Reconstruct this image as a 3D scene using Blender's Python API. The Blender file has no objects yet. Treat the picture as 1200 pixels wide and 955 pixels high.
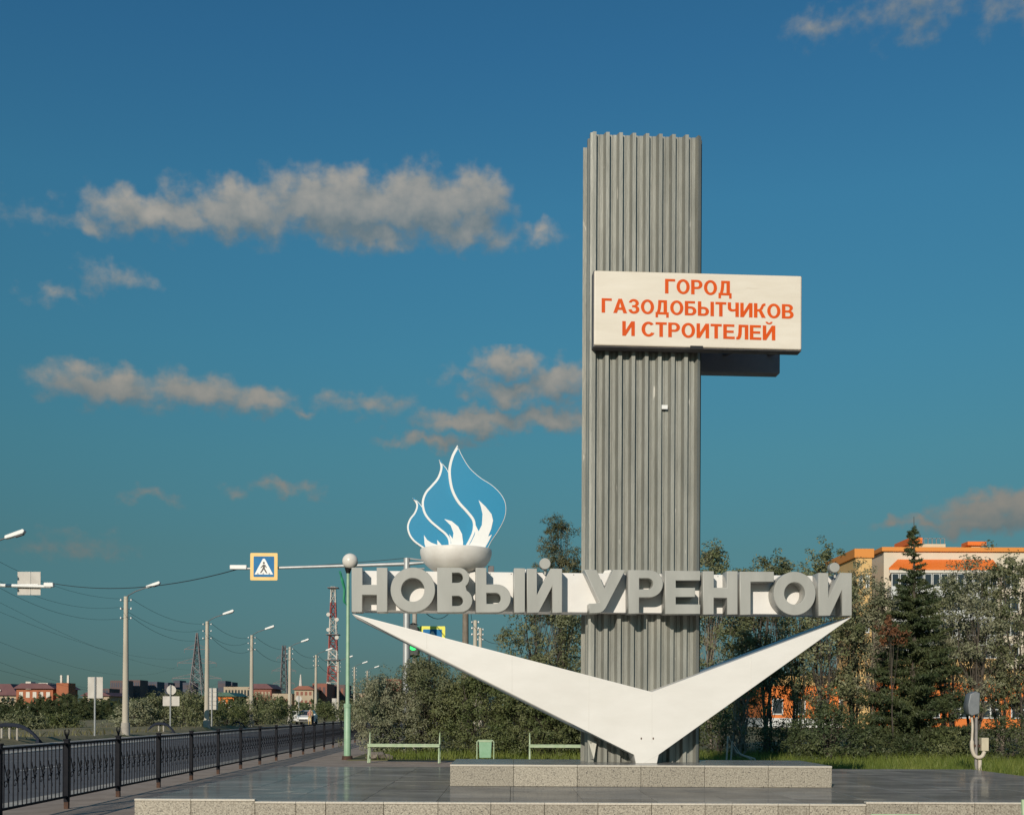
import bpy, bmesh, math, random
import numpy as np
from mathutils import Vector, Matrix

SC = bpy.context.scene
COL = SC.collection
R = math.radians
random.seed(7)

# ------------------------------------------------------------------ camera
F = 1400.0            # focal length in photo pixels (photo 1200 wide)
PXC, PYC = 600.0, 832.1
CAMZ = 1.5
ROLL = R(0.25)
cam_d = bpy.data.cameras.new("camera")
cam_d.sensor_width = 36.0
cam_d.lens = F / 1200.0 * 36.0
cam_d.shift_y = (PYC - 477.5) / 1200.0
cam_d.clip_start = 0.1
cam_d.clip_end = 6000.0
cam = bpy.data.objects.new("camera", cam_d)
COL.objects.link(cam)
c_, s_ = math.cos(ROLL), math.sin(ROLL)
cam.matrix_world = Matrix(((c_, -s_, 0, 0), (0, 0, -1, 0), (s_, c_, 0, CAMZ), (0, 0, 0, 1)))
SC.camera = cam

def ray(px, py):
    u, v = (px - PXC) / F, (PYC - py) / F
    return u * c_ - v * s_, u * s_ + v * c_
def at(px, py, Y):
    a, b = ray(px, py)
    return Vector((a * Y, Y, CAMZ + b * Y))
def gnd(px, py, z=0.0):
    a, b = ray(px, py)
    t = (z - CAMZ) / b
    return Vector((a * t, t, z))
def gx(px, Y, z=0.0):
    """ground point under a pixel column at distance Y"""
    a, _ = ray(px, PYC)
    return Vector((a * Y, Y, z))

# ------------------------------------------------------------------ light
SUN_AZ, SUN_EL = 18.0, 20.5      # degrees left of straight behind the camera
world = bpy.data.worlds.new("World")
SC.world = world
world.use_nodes = True
wt = world.node_tree
wt.nodes.clear()

def nd(nt, typ, **kw):
    n = nt.nodes.new(typ)
    for k, v in kw.items():
        setattr(n, k, v)
    return n
def lk(nt, a, b):
    nt.links.new(a, b)
def mth(nt, op, a, b=None, c=None, clamp=False):
    n = nd(nt, 'ShaderNodeMath', operation=op, use_clamp=clamp)
    for i, v in enumerate((a, b, c)):
        if v is None: continue
        if isinstance(v, (int, float)): n.inputs[i].default_value = v
        else: lk(nt, v, n.inputs[i])
    return n.outputs[0]
def vmth(nt, op, a, b=None):
    n = nd(nt, 'ShaderNodeVectorMath', operation=op)
    for i, v in enumerate((a, b)):
        if v is None: continue
        if isinstance(v, tuple): n.inputs[i].default_value = v
        else: lk(nt, v, n.inputs[i])
    return n.outputs['Value'] if op in ('LENGTH', 'DOT_PRODUCT') else n.outputs[0]
def mixc(nt, f, a, b, blend='MIX'):
    n = nd(nt, 'ShaderNodeMix', data_type='RGBA', blend_type=blend)
    if isinstance(f, (int, float)): n.inputs[0].default_value = f
    else: lk(nt, f, n.inputs[0])
    for i, v in ((6, a), (7, b)):
        if isinstance(v, tuple): n.inputs[i].default_value = (v + (1,))[:4]
        else: lk(nt, v, n.inputs[i])
    return n.outputs[2]
def ramp(nt, fac, stops, interp='LINEAR'):
    n = nd(nt, 'ShaderNodeValToRGB')
    n.color_ramp.interpolation = interp
    el = n.color_ramp.elements
    while len(el) > 1: el.remove(el[0])
    el[0].position = stops[0][0]; el[0].color = (stops[0][1] + (1,))[:4]
    for p, c in stops[1:]:
        e = el.new(p); e.color = (c + (1,))[:4]
    lk(nt, fac, n.inputs[0])
    return n.outputs[0]

# clouds as directions (azimuth, elevation in degrees): centre and radii read off the photograph
CLOUDS = [(185,250,100,27,1.1),(285,246,92,35,1.25),(395,240,112,40,1.4),(492,240,104,41,1.4),(556,236,48,36,1.25),(548,272,64,24,1.0),
          (440,274,74,22,1.0),(628,275,36,11,.45),(108,262,40,13,.55),(135,454,96,26,1.0),(232,460,80,26,1),(302,470,50,20,1),(355,484,26,9,.6),
          (600,424,54,19,1.05),(655,450,50,27,1.1),(600,458,66,19,1.0),(562,494,88,18,1.1),(645,489,64,18,1.0),
          (505,518,68,11,.8),(432,475,54,16,.5),(540,440,28,11,.6),(965,33,40,17,.45),(1078,3,72,24,.5),(1192,6,38,24,.42),
          (1070,32,36,18,.45),(1170,598,80,28,1.25),(1098,612,48,13,.9),(1150,616,86,16,1.0),(130,325,40,14,.4),(65,348,26,9,.3),
          (177,578,34,10,.5),(340,574,44,9,.5),(278,575,18,8,.35),(95,640,46,12,.25),(25,255,32,10,.15),(1240,600,60,30,1),(1040,612,30,8,.6),(940,470,40,10,.35)]
tc = nd(wt, 'ShaderNodeTexCoord')
sp = nd(wt, 'ShaderNodeSeparateXYZ'); lk(wt, tc.outputs['Generated'], sp.inputs[0])
azn = mth(wt, 'MULTIPLY', mth(wt, 'ARCTAN2', sp.outputs[0], sp.outputs[1]), 57.2958)
eln = mth(wt, 'MULTIPLY', mth(wt, 'ARCSINE', sp.outputs[2]), 57.2958)
cb = nd(wt, 'ShaderNodeCombineXYZ'); lk(wt, azn, cb.inputs[0]); lk(wt, eln, cb.inputs[1])
sky = nd(wt, 'ShaderNodeTexSky', sky_type='NISHITA', sun_disc=False)
sky.sun_elevation = R(SUN_EL); sky.sun_rotation = R(180 + SUN_AZ)
sky.air_density = 1.0; sky.dust_density = 0.3; sky.ozone_density = 2.0
SKY_STR = 0.1
# the air's own colour by height above the horizon, the same all round
el01 = mth(wt, 'DIVIDE', eln, 40.0, clamp=True)
SKY_RAMP = [(0.000, (0.106, 0.193, 0.268)), (0.062, (0.127, 0.224, 0.286)), (0.185, (0.192, 0.341, 0.326)), (0.300, (0.232, 0.492, 0.455)), (0.410, (0.248, 0.603, 0.593)), (0.570, (0.268, 0.701, 0.741)), (0.720, (0.244, 0.669, 0.792)), (1.000, (0.219, 0.626, 0.777))]
tint = ramp(wt, el01, SKY_RAMP)
skyc = mixc(wt, 1.0, sky.outputs[0], tint, 'MULTIPLY')
cl_hi = ramp(wt, el01, [(0, (2.0, 1.8, 1.55)), (.2, (2.6, 2.3, 1.95)), (.5, (4.5, 4.1, 3.5)), (1, (2.9, 2.9, 2.7))])
cl_lo = ramp(wt, el01, [(0, (1.25, 1.6, 1.6)), (.3, (1.5, 1.8, 1.85)), (.5, (1.6, 2.0, 2.15)), (1, (1.0, 1.6, 2.0))])
def azel(px, py):
    a, b = ray(px, py)
    return math.degrees(math.atan(a)), math.degrees(math.atan(b / math.hypot(1, a)))
def background(col):
    bg = nd(wt, 'ShaderNodeBackground'); bg.inputs['Strength'].default_value = SKY_STR
    lk(wt, col, bg.inputs['Color']); return bg.outputs[0]
def noise2(nt, v, scale, detail, rough=.55):
    n = nd(nt, 'ShaderNodeTexNoise', noise_dimensions='2D')
    n.inputs['Scale'].default_value = scale; n.inputs['Detail'].default_value = detail; n.inputs['Roughness'].default_value = rough
    lk(nt, v, n.inputs['Vector']); return n.outputs[0]
def cloud_group(ells, everywhere=False):
    grp = bpy.data.node_groups.new("cloud_field", 'ShaderNodeTree')
    grp.interface.new_socket("Vector", in_out='INPUT', socket_type='NodeSocketVector')
    grp.interface.new_socket("Density", in_out='OUTPUT', socket_type='NodeSocketFloat')
    gi, go = nd(grp, 'NodeGroupInput'), nd(grp, 'NodeGroupOutput')
    vec = gi.outputs[0]
    if everywhere:           # fair-weather clouds carry on over the rest of the sky
        acc = mth(grp, 'MULTIPLY_ADD', noise2(grp, vmth(grp, 'MULTIPLY', vec, (1, 2.4, 1)), .075, 1), 5.0, -3.35)
        acc = mth(grp, 'MAXIMUM', acc, -.6)
    else:
        cw = nd(grp, 'ShaderNodeCombineXYZ')
        lk(grp, mth(grp, 'MULTIPLY_ADD', noise2(grp, vec, .5, 2), 2.2, -1.1), cw.inputs[0])
        lk(grp, mth(grp, 'MULTIPLY_ADD', noise2(grp, vmth(grp, 'ADD', vec, (31, 17, 0)), .7, 3), 1.5, -.75), cw.inputs[1])
        pos = vmth(grp, 'ADD', vec, cw.outputs[0]); acc = None
        for (cx, cy, rx, ry, amp) in ells:
            az, el = azel(cx, cy); d = 57.3 / F * math.cos(R(az))
            ln = vmth(grp, 'LENGTH', vmth(grp, 'MULTIPLY', vmth(grp, 'SUBTRACT', pos, (az, el, 0)), (1 / (rx * d), 1 / (ry * d), 0)))
            m = mth(grp, 'MULTIPLY_ADD', ln, -amp, amp)
            acc = m if acc is None else mth(grp, 'SMOOTH_MAX', acc, m, .15)
        acc = mth(grp, 'MAXIMUM', acc, -.5)
    dn = mth(grp, 'MULTIPLY_ADD', noise2(grp, vmth(grp, 'MULTIPLY', vec, (1, 1.35, 1)), 1.0, 6, .54), 1.0, -.46)
    lk(grp, mth(grp, 'ADD', acc, dn), go.inputs[0])
    return grp
def cloudy(grp):
    g1 = nd(wt, 'ShaderNodeGroup', node_tree=grp); lk(wt, cb.outputs[0], g1.inputs[0])
    g2 = nd(wt, 'ShaderNodeGroup', node_tree=grp); lk(wt, vmth(wt, 'ADD', cb.outputs[0], (-.30, .95, 0)), g2.inputs[0])
    cover = nd(wt, 'ShaderNodeMapRange', interpolation_type='SMOOTHSTEP'); cover.inputs[1].default_value = -.12; cover.inputs[2].default_value = .80
    lk(wt, g1.outputs[0], cover.inputs[0])
    lit = nd(wt, 'ShaderNodeMapRange'); lit.inputs[1].default_value = -.55; lit.inputs[2].default_value = 1.55
    lk(wt, mth(wt, 'SUBTRACT', g1.outputs[0], g2.outputs[0]), lit.inputs[0])
    clc = mixc(wt, lit.outputs[0], cl_lo, cl_hi)
    return background(mixc(wt, mth(wt, 'MULTIPLY', cover.outputs[0], .88), skyc, clc))
def inside(x0, y0, x1, y1):
    a0, e1 = azel(x0, (y0 + y1) / 2)[0], max(azel(x0, y0)[1], azel(x1, y0)[1], azel((x0 + x1) / 2, y0)[1])
    a1, e0 = azel(x1, (y0 + y1) / 2)[0], min(azel(x0, y1)[1], azel(x1, y1)[1])
    f = mth(wt, 'MULTIPLY', mth(wt, 'GREATER_THAN', azn, a0), mth(wt, 'LESS_THAN', azn, a1))
    return mth(wt, 'MULTIPLY', f, mth(wt, 'MULTIPLY', mth(wt, 'GREATER_THAN', eln, e0), mth(wt, 'LESS_THAN', eln, e1)))
shd = background(skyc)
BOXES = [(-60, 165, 700, 312), (-60, 312, 400, 388), (0, 402, 720, 545), (0, 550, 420, 665), (880, -90, 1290, 90), (960, 555, 1340, 650)]
for bx_ in BOXES:
    es = [e for e in CLOUDS if bx_[0] <= e[0] <= bx_[2] and bx_[1] <= e[1] <= bx_[3]]
    ms = nd(wt, 'ShaderNodeMixShader'); lk(wt, inside(*bx_), ms.inputs[0])
    lk(wt, shd, ms.inputs[1]); lk(wt, cloudy(cloud_group(es)), ms.inputs[2]); shd = ms.outputs[0]
ms = nd(wt, 'ShaderNodeMixShader')
lk(wt, mth(wt, 'MULTIPLY', mth(wt, 'GREATER_THAN', mth(wt, 'ABSOLUTE', azn), 31.0), mth(wt, 'GREATER_THAN', eln, 0.0)), ms.inputs[0])
lk(wt, shd, ms.inputs[1]); lk(wt, cloudy(cloud_group([], True)), ms.inputs[2]); shd = ms.outputs[0]
wo = nd(wt, 'ShaderNodeOutputWorld'); lk(wt, shd, wo.inputs['Surface'])
world.cycles.sampling_method = 'MANUAL'
world.cycles.sample_map_resolution = 256

sun_d = bpy.data.lights.new("sun", 'SUN')
sun_d.energy = 3.6
sun_d.angle = R(0.5)
sun_d.color = (1.0, 0.895, 0.75)
sun = bpy.data.objects.new("sun", sun_d)
COL.objects.link(sun)
sdir = Vector((-math.sin(R(SUN_AZ)) * math.cos(R(SUN_EL)), -math.cos(R(SUN_AZ)) * math.cos(R(SUN_EL)), math.sin(R(SUN_EL))))
sun.rotation_euler = sdir.to_track_quat('Z', 'Y').to_euler()
sun.location = (-20, -40, 60)

SC.view_settings.view_transform = 'Standard'
SC.view_settings.look = 'None'
SC.view_settings.gamma = 1.0
SC.view_settings.use_curve_mapping = False
SC.view_settings.exposure = 0.0
SC.render.engine = 'CYCLES'
SC.cycles.use_denoising = True
SC.cycles.max_bounces = 6
SC.cycles.diffuse_bounces = 3
SC.cycles.glossy_bounces = 3
SC.cycles.transparent_max_bounces = 8
SC.cycles.caustics_reflective = False
SC.cycles.caustics_refractive = False

# ------------------------------------------------------------------ materials
MATS = {}
def mat(name, c1, c2=None, scale=3.0, rough=.6, metal=0.0, bump=0.0, bscale=60.0, vary=0.0, detail=6, lo=.35, hi=.65,
        spec=.5, trans=0.0, emit=None, stretch=(1, 1, 1), rough2=None, coord='Object', spots=None):
    m = bpy.data.materials.new(name); m.use_nodes = True
    nt = m.node_tree; b = nt.nodes['Principled BSDF']
    b.inputs['Roughness'].default_value = rough
    b.inputs['Metallic'].default_value = metal
    b.inputs['Specular IOR Level'].default_value = spec
    t = nd(nt, 'ShaderNodeTexCoord'); mp = nd(nt, 'ShaderNodeMapping'); mp.inputs['Scale'].default_value = stretch
    if coord == 'World':
        g = nd(nt, 'ShaderNodeNewGeometry'); lk(nt, g.outputs['Position'], mp.inputs[0])
    else:
        lk(nt, t.outputs[coord], mp.inputs[0])
    out = None
    if c2 is not None:
        n = nd(nt, 'ShaderNodeTexNoise'); n.inputs['Scale'].default_value = scale; n.inputs['Detail'].default_value = detail
        n.inputs['Roughness'].default_value = .6
        lk(nt, mp.outputs[0], n.inputs['Vector'])
        mr = nd(nt, 'ShaderNodeMapRange'); mr.inputs[1].default_value = lo; mr.inputs[2].default_value = hi
        lk(nt, n.outputs[0], mr.inputs[0])
        out = mixc(nt, mr.outputs[0], c1, c2)
        if rough2 is not None:
            rr = nd(nt, 'ShaderNodeMapRange'); rr.inputs[1].default_value = lo; rr.inputs[2].default_value = hi
            rr.inputs[3].default_value = rough; rr.inputs[4].default_value = rough2
            n2 = nd(nt, 'ShaderNodeTexNoise'); n2.inputs['Scale'].default_value = scale * .6; n2.inputs['Detail'].default_value = 5
            lk(nt, mp.outputs[0], n2.inputs['Vector']); lk(nt, n2.outputs[0], rr.inputs[0])
            lk(nt, rr.outputs[0], b.inputs['Roughness'])
    if spots is not None:      # (scale, threshold, colour): specks or stains with a shape of their own
        sc_, th, sccol = spots
        n = nd(nt, 'ShaderNodeTexNoise'); n.inputs['Scale'].default_value = sc_; n.inputs['Detail'].default_value = 3
        lk(nt, mp.outputs[0], n.inputs['Vector'])
        mr = nd(nt, 'ShaderNodeMapRange'); mr.inputs[1].default_value = th; mr.inputs[2].default_value = th + .06
        lk(nt, n.outputs[0], mr.inputs[0])
        out = mixc(nt, mr.outputs[0], out if out is not None else c1, sccol)
    if vary > 0:
        oi = nd(nt, 'ShaderNodeObjectInfo')
        v = mth(nt, 'MULTIPLY_ADD', oi.outputs['Random'], 2 * vary, 1 - vary)
        cc = nd(nt, 'ShaderNodeCombineColor')
        for i in range(3): lk(nt, v, cc.inputs[i])
        out = mixc(nt, 1.0, out if out is not None else c1, cc.outputs[0], 'MULTIPLY')
    if out is not None: lk(nt, out, b.inputs['Base Color'])
    else: b.inputs['Base Color'].default_value = (c1 + (1,))[:4]
    if bump > 0:
        n = nd(nt, 'ShaderNodeTexNoise'); n.inputs['Scale'].default_value = bscale; n.inputs['Detail'].default_value = 4
        lk(nt, mp.outputs[0], n.inputs['Vector'])
        bp = nd(nt, 'ShaderNodeBump'); bp.inputs['Strength'].default_value = bump; bp.inputs['Distance'].default_value = .02
        lk(nt, n.outputs[0], bp.inputs['Height']); lk(nt, bp.outputs[0], b.inputs['Normal'])
    if trans > 0:
        tr = nd(nt, 'ShaderNodeBsdfTranslucent'); ms = nd(nt, 'ShaderNodeMixShader'); ms.inputs[0].default_value = trans
        if out is not None: lk(nt, out, tr.inputs[0])
        else: tr.inputs[0].default_value = (c1 + (1,))[:4]
        o = nt.nodes['Material Output']
        lk(nt, b.outputs[0], ms.inputs[1]); lk(nt, tr.outputs[0], ms.inputs[2]); lk(nt, ms.outputs[0], o.inputs['Surface'])
    if emit is not None:
        b.inputs['Emission Color'].default_value = (emit[0] + (1,))[:4]; b.inputs['Emission Strength'].default_value = emit[1]
    MATS[name] = m
    return m

mat('asphalt', (.105, .10, .106), (.145, .137, .138), scale=.8, rough=.8, bump=.25, bscale=90, coord='World', spots=(.35, .62, (.15, .14, .138)))
mat('pavement', (.29, .225, .18), (.40, .32, .26), scale=1.6, rough=.9, bump=.3, bscale=40, coord='World', spots=(9, .66, (.47, .40, .33)))
mat('verge', (.13, .12, .055), (.27, .22, .125), scale=.25, rough=1, bump=.6, bscale=6, coord='World', detail=10, spots=(.5, .58, (.09, .11, .035)))
mat('ground', (.085, .09, .035), (.15, .135, .065), scale=.08, rough=1, bump=.5, bscale=4, coord='World', detail=10)
mat('kerb', (.34, .31, .27), (.46, .43, .38), scale=2, rough=.85, bump=.2, coord='World')
mat('line_paint', (.55, .53, .48), (.30, .29, .28), scale=3, rough=.7, coord='World', lo=.5, hi=.7)
mat('slab', (.21, .203, .192), (.31, .298, .275), scale=1.4, spec=0.0, rough=.9, vary=.16, coord='World', detail=9, spots=(1.1, .66, (.42, .385, .33)))
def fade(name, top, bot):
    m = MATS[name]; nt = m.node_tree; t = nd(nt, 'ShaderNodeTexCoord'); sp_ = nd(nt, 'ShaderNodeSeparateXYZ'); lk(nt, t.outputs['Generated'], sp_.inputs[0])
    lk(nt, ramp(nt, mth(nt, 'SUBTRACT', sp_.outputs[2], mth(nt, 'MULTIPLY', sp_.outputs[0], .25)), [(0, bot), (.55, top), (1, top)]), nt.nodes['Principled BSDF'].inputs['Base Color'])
def polish(name, fac, rough):
    """worn polish: a thin sharp reflection over the dull stone"""
    m = MATS[name]; nt = m.node_tree; out = nt.nodes['Material Output']; b = nt.nodes['Principled BSDF']
    g = nd(nt, 'ShaderNodeBsdfGlossy'); g.inputs['Roughness'].default_value = rough; g.inputs['Color'].default_value = (.9, .9, .9, 1)
    geo = nd(nt, 'ShaderNodeNewGeometry'); n = nd(nt, 'ShaderNodeTexNoise'); n.inputs['Scale'].default_value = .9; n.inputs['Detail'].default_value = 6
    lk(nt, geo.outputs['Position'], n.inputs['Vector'])
    mr = nd(nt, 'ShaderNodeMapRange'); mr.inputs[1].default_value = .3; mr.inputs[2].default_value = .7; mr.inputs[3].default_value = fac * .5; mr.inputs[4].default_value = fac * 1.4
    lk(nt, n.outputs[0], mr.inputs[0])
    n2 = nd(nt, 'ShaderNodeTexNoise'); n2.inputs['Scale'].default_value = 5; lk(nt, geo.outputs['Position'], n2.inputs['Vector'])
    bp = nd(nt, 'ShaderNodeBump'); bp.inputs['Strength'].default_value = .08; bp.inputs['Distance'].default_value = .02
    lk(nt, n2.outputs[0], bp.inputs['Height']); lk(nt, bp.outputs[0], g.inputs['Normal'])
    ms = nd(nt, 'ShaderNodeMixShader'); lk(nt, mr.outputs[0], ms.inputs[0]); lk(nt, b.outputs[0], ms.inputs[1]); lk(nt, g.outputs[0], ms.inputs[2]); lk(nt, ms.outputs[0], out.inputs['Surface'])
polish('slab', .27, .07)
mat('mortar', (.16, .15, .135), (.24, .22, .2), scale=6, rough=.95)
mat('granite', (.235, .205, .16), (.43, .39, .315), scale=44, rough=.5, vary=.12, coord='World', lo=.36, hi=.62, detail=3, bump=.06, bscale=120, spots=(52, .60, (.09, .08, .068)))
mat('granite_cap', (.50, .46, .39), (.62, .57, .49), scale=40, rough=.45, vary=.08, coord='World')
mat('white_paint', (.81, .785, .745), (.725, .70, .655), scale=.9, rough=.42, stretch=(1.2, 1, 3), detail=10, lo=.3, hi=.75, spots=(3.2, .72, (.66, .62, .56)))
mat('board_white', (.80, .785, .76), (.73, .71, .685), scale=1.8, rough=.45, spots=(2.5, .71, (.62, .57, .51)))
mat('letter_grey', (.355, .357, .33), (.42, .42, .39), scale=1.1, rough=.38, detail=10, stretch=(2.5, 2.5, .7), spots=(14, .72, (.24, .22, .2)))
mat('sheet', (.235, .238, .212), (.33, .33, .295), scale=5, rough=.5, metal=.3, bump=.12, bscale=40, stretch=(1, 1, .18), spots=(11, .70, (.56, .54, .49)), vary=.06)
mat('sign_cream', (.80, .74, .64), (.72, .655, .55), scale=1.4, rough=.4, stretch=(.5, 1, 2.2), spots=(2.6, .70, (.62, .55, .45)))
mat('sign_orange', (.72, .098, .006), (.66, .085, .008), scale=4, rough=.5, spec=.2)
mat('sign_edge', (.10, .10, .11), (.16, .15, .15), scale=4, rough=.6)
mat('rear_panel', (.19, .20, .23), (.24, .25, .27), scale=3, rough=.6)
mat('flame_blue', (.018, .235, .44), (.034, .29, .48), scale=1.0, rough=.3)
mat('flame_white', (.86, .86, .84), (.80, .80, .78), scale=3, rough=.35)
mat('bowl', (.80, .77, .72), (.70, .665, .61), scale=3.2, rough=.55, bump=.1, bscale=30, spots=(8, .7, (.45, .40, .34)))
mat('fence_iron', (.007, .008, .013), (.014, .015, .020), scale=8, rough=.6, spec=.12)
mat('rust', (.10, .05, .03), (.05, .03, .025), scale=12, rough=.9)
mat('concrete_pole', (.46, .41, .33), (.56, .51, .42), scale=1.5, rough=.85, stretch=(1, 1, .2), bump=.1, vary=.06)
mat('concrete', (.36, .33, .29), (.46, .43, .38), scale=3, rough=.9, vary=.06)
mat('galv', (.42, .43, .43), (.52, .53, .53), scale=3, rough=.45, metal=.4)
mat('arm_dark', (.06, .065, .075), rough=.5)
mat('lamp_white', (.80, .80, .78), rough=.35)
mat('wire', (.018, .02, .024), rough=.7)
mat('sign_back', (.56, .53, .48), (.47, .44, .40), scale=3, rough=.55, stretch=(1, 1, .6))
mat('sign_yellow', (.86, .56, .16), (.80, .50, .13), scale=3, rough=.4)
mat('sign_lime', (.86, .82, .10), rough=.35)
mat('sign_blue', (.008, .14, .36), (.014, .19, .42), scale=4, rough=.5, spec=.2)
mat('sign_white', (.84, .84, .82), rough=.35)
mat('black_paint', (.012, .012, .012), rough=.4)
mat('globe', (.78, .74, .68), (.70, .66, .60), scale=5, rough=.3)
mat('green_paint', (.25, .42, .27), (.33, .48, .33), scale=5, rough=.45, spots=(16, .70, (.35, .30, .22)))
mat('bench_green', (.34, .46, .27), (.46, .54, .38), scale=6, rough=.55, spots=(20, .68, (.30, .25, .19)))
mat('bin_green', (.20, .38, .23), (.26, .44, .29), scale=5, rough=.5, spots=(14, .72, (.3, .28, .2)))
mat('leaf_green_metal', (.02, .22, .11), (.04, .30, .16), scale=5, rough=.4)
mat('bark', (.06, .05, .04), (.105, .088, .07), scale=6, rough=.95, stretch=(1, 1, .3), vary=.15)
mat('bark_pale', (.17, .145, .115), (.25, .21, .17), scale=6, rough=.95, stretch=(1, 1, .3), vary=.15)
def leafmat(n, a, b, tr=.22, sc=1.3):
    return mat(n, a, b, scale=sc, rough=.55, trans=tr, vary=.12, coord='World', detail=8, lo=.36, hi=.62, spec=.35)
leafmat('leaf_willow', (.12, .145, .06), (.25, .255, .14))
leafmat('leaf_birch', (.085, .115, .035), (.185, .20, .085))
leafmat('leaf_dark', (.05, .072, .026), (.115, .13, .055))
leafmat('leaf_pale', (.16, .18, .095), (.31, .305, .20))
leafmat('needle', (.04, .064, .027), (.095, .112, .045), tr=.08)
leafmat('needle_pine', (.07, .085, .035), (.15, .14, .07), tr=.08)
leafmat('leaf_rust', (.12, .05, .025), (.20, .09, .04))
leafmat('grass', (.10, .15, .022), (.22, .25, .055), tr=.3, sc=.9)
leafmat('grass_dry', (.13, .135, .05), (.25, .22, .10), tr=.25, sc=.5)
mat('wall_cream', (.62, .52, .37), (.68, .58, .43), scale=.5, rough=.9, coord='World')
mat('wall_pale', (.66, .58, .46), (.70, .62, .50), scale=.5, rough=.9, coord='World')
mat('wall_yellow', (.66, .42, .17), (.70, .47, .21), scale=.5, rough=.9, coord='World')
mat('wall_orange', (.68, .18, .035), (.74, .22, .05), scale=.6, rough=.85, coord='World')
mat('roof_orange', (.78, .17, .02), (.82, .20, .03), scale=.6, rough=.5, coord='World')
mat('trim_orange', (.72, .27, .05), rough=.6)
mat('loggia_white', (.66, .67, .66), (.58, .60, .60), scale=.6, rough=.5, coord='World')
mat('glass', (.03, .04, .05), rough=.08, spec=.8)
mat('brick', (.36, .12, .06), (.42, .15, .075), scale=1, rough=.9, coord='World')
mat('roof_purple', (.11, .035, .045), (.14, .05, .055), scale=1, rough=.6, coord='World')
mat('roof_green', (.012, .09, .06), rough=.5)
mat('far_dark', (.11, .08, .085), (.15, .105, .10), scale=.2, rough=.9, coord='World')
mat('far_blue', (.07, .08, .11), (.09, .10, .13), scale=.2, rough=.9, coord='World')
mat('far_beige', (.42, .34, .24), (.46, .38, .28), scale=.3, rough=.9, coord='World')
mat('far_red', (.26, .10, .075), (.30, .13, .09), scale=.3, rough=.9, coord='World')
mat('far_white', (.66, .62, .55), rough=.8)
mat('tower_red', (.32, .055, .045), rough=.6)
mat('tower_white', (.58, .54, .49), rough=.6)
mat('pylon', (.13, .11, .12), (.16, .14, .145), scale=.3, rough=.6, metal=.3)
mat('rail_blue', (.010, .015, .032), (.016, .022, .04), scale=2, rough=.6, spec=.15)
mat('car_white', (.72, .72, .70), rough=.25)
mat('tyre', (.015, .015, .015), rough=.9)
mat('rim', (.4, .4, .4), rough=.4, metal=.7)
mat('lens', (.7, .7, .7), rough=.1)
mat('skin', (.50, .32, .23), rough=.6)
mat('cloth_pink', (.50, .26, .22), rough=.9)
mat('cloth_yellow', (.60, .42, .16), rough=.9)
mat('cloth_dark', (.05, .05, .06), rough=.9)
mat('hair', (.05, .035, .025), rough=.7)
mat('green_light', (.02, .5, .1), rough=.3, emit=((.02, .9, .18), 1.2))
mat('signal_body', (.03, .035, .035), rough=.5)
mat('signal_green_edge', (.02, .32, .14), rough=.5)
mat('pipe_grey', (.22, .21, .205), (.28, .26, .25), scale=6, rough=.6)
mat('pipe_cream', (.62, .55, .45), (.54, .47, .38), scale=6, rough=.55)
mat('box_cream', (.58, .52, .38), (.50, .44, .32), scale=6, rough=.6)
mat('hood_grey', (.17, .185, .20), (.22, .235, .245), scale=5, rough=.5, metal=.2)
mat('stone', (.17, .14, .115), (.26, .22, .18), scale=6, rough=.95)
mat('bronze', (.10, .05, .035), rough=.6)

# ------------------------------------------------------------------ builders
def tag(o, label=None, cat=None, group=None, kind=None):
    if label: o['label'] = label
    if cat: o['category'] = cat
    if group: o['group'] = group
    if kind: o['kind'] = kind
    return o
def link(name, me, parent=None, m=None):
    o = bpy.data.objects.new(name, me); COL.objects.link(o)
    if m is not None and not me.materials: me.materials.append(MATS[m])
    if parent is not None: o.parent = parent
    return o
def empty(name, loc=(0, 0, 0), rz=0.0):
    o = bpy.data.objects.new(name, None); COL.objects.link(o)
    o.location = loc; o.rotation_euler = (0, 0, rz); o.empty_display_size = .3
    return o
def copy_tree(o, parent=None):
    c = o.copy(); COL.objects.link(c)
    if parent is not None: c.parent = parent
    for ch in o.children: copy_tree(ch, c)
    return c

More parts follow.
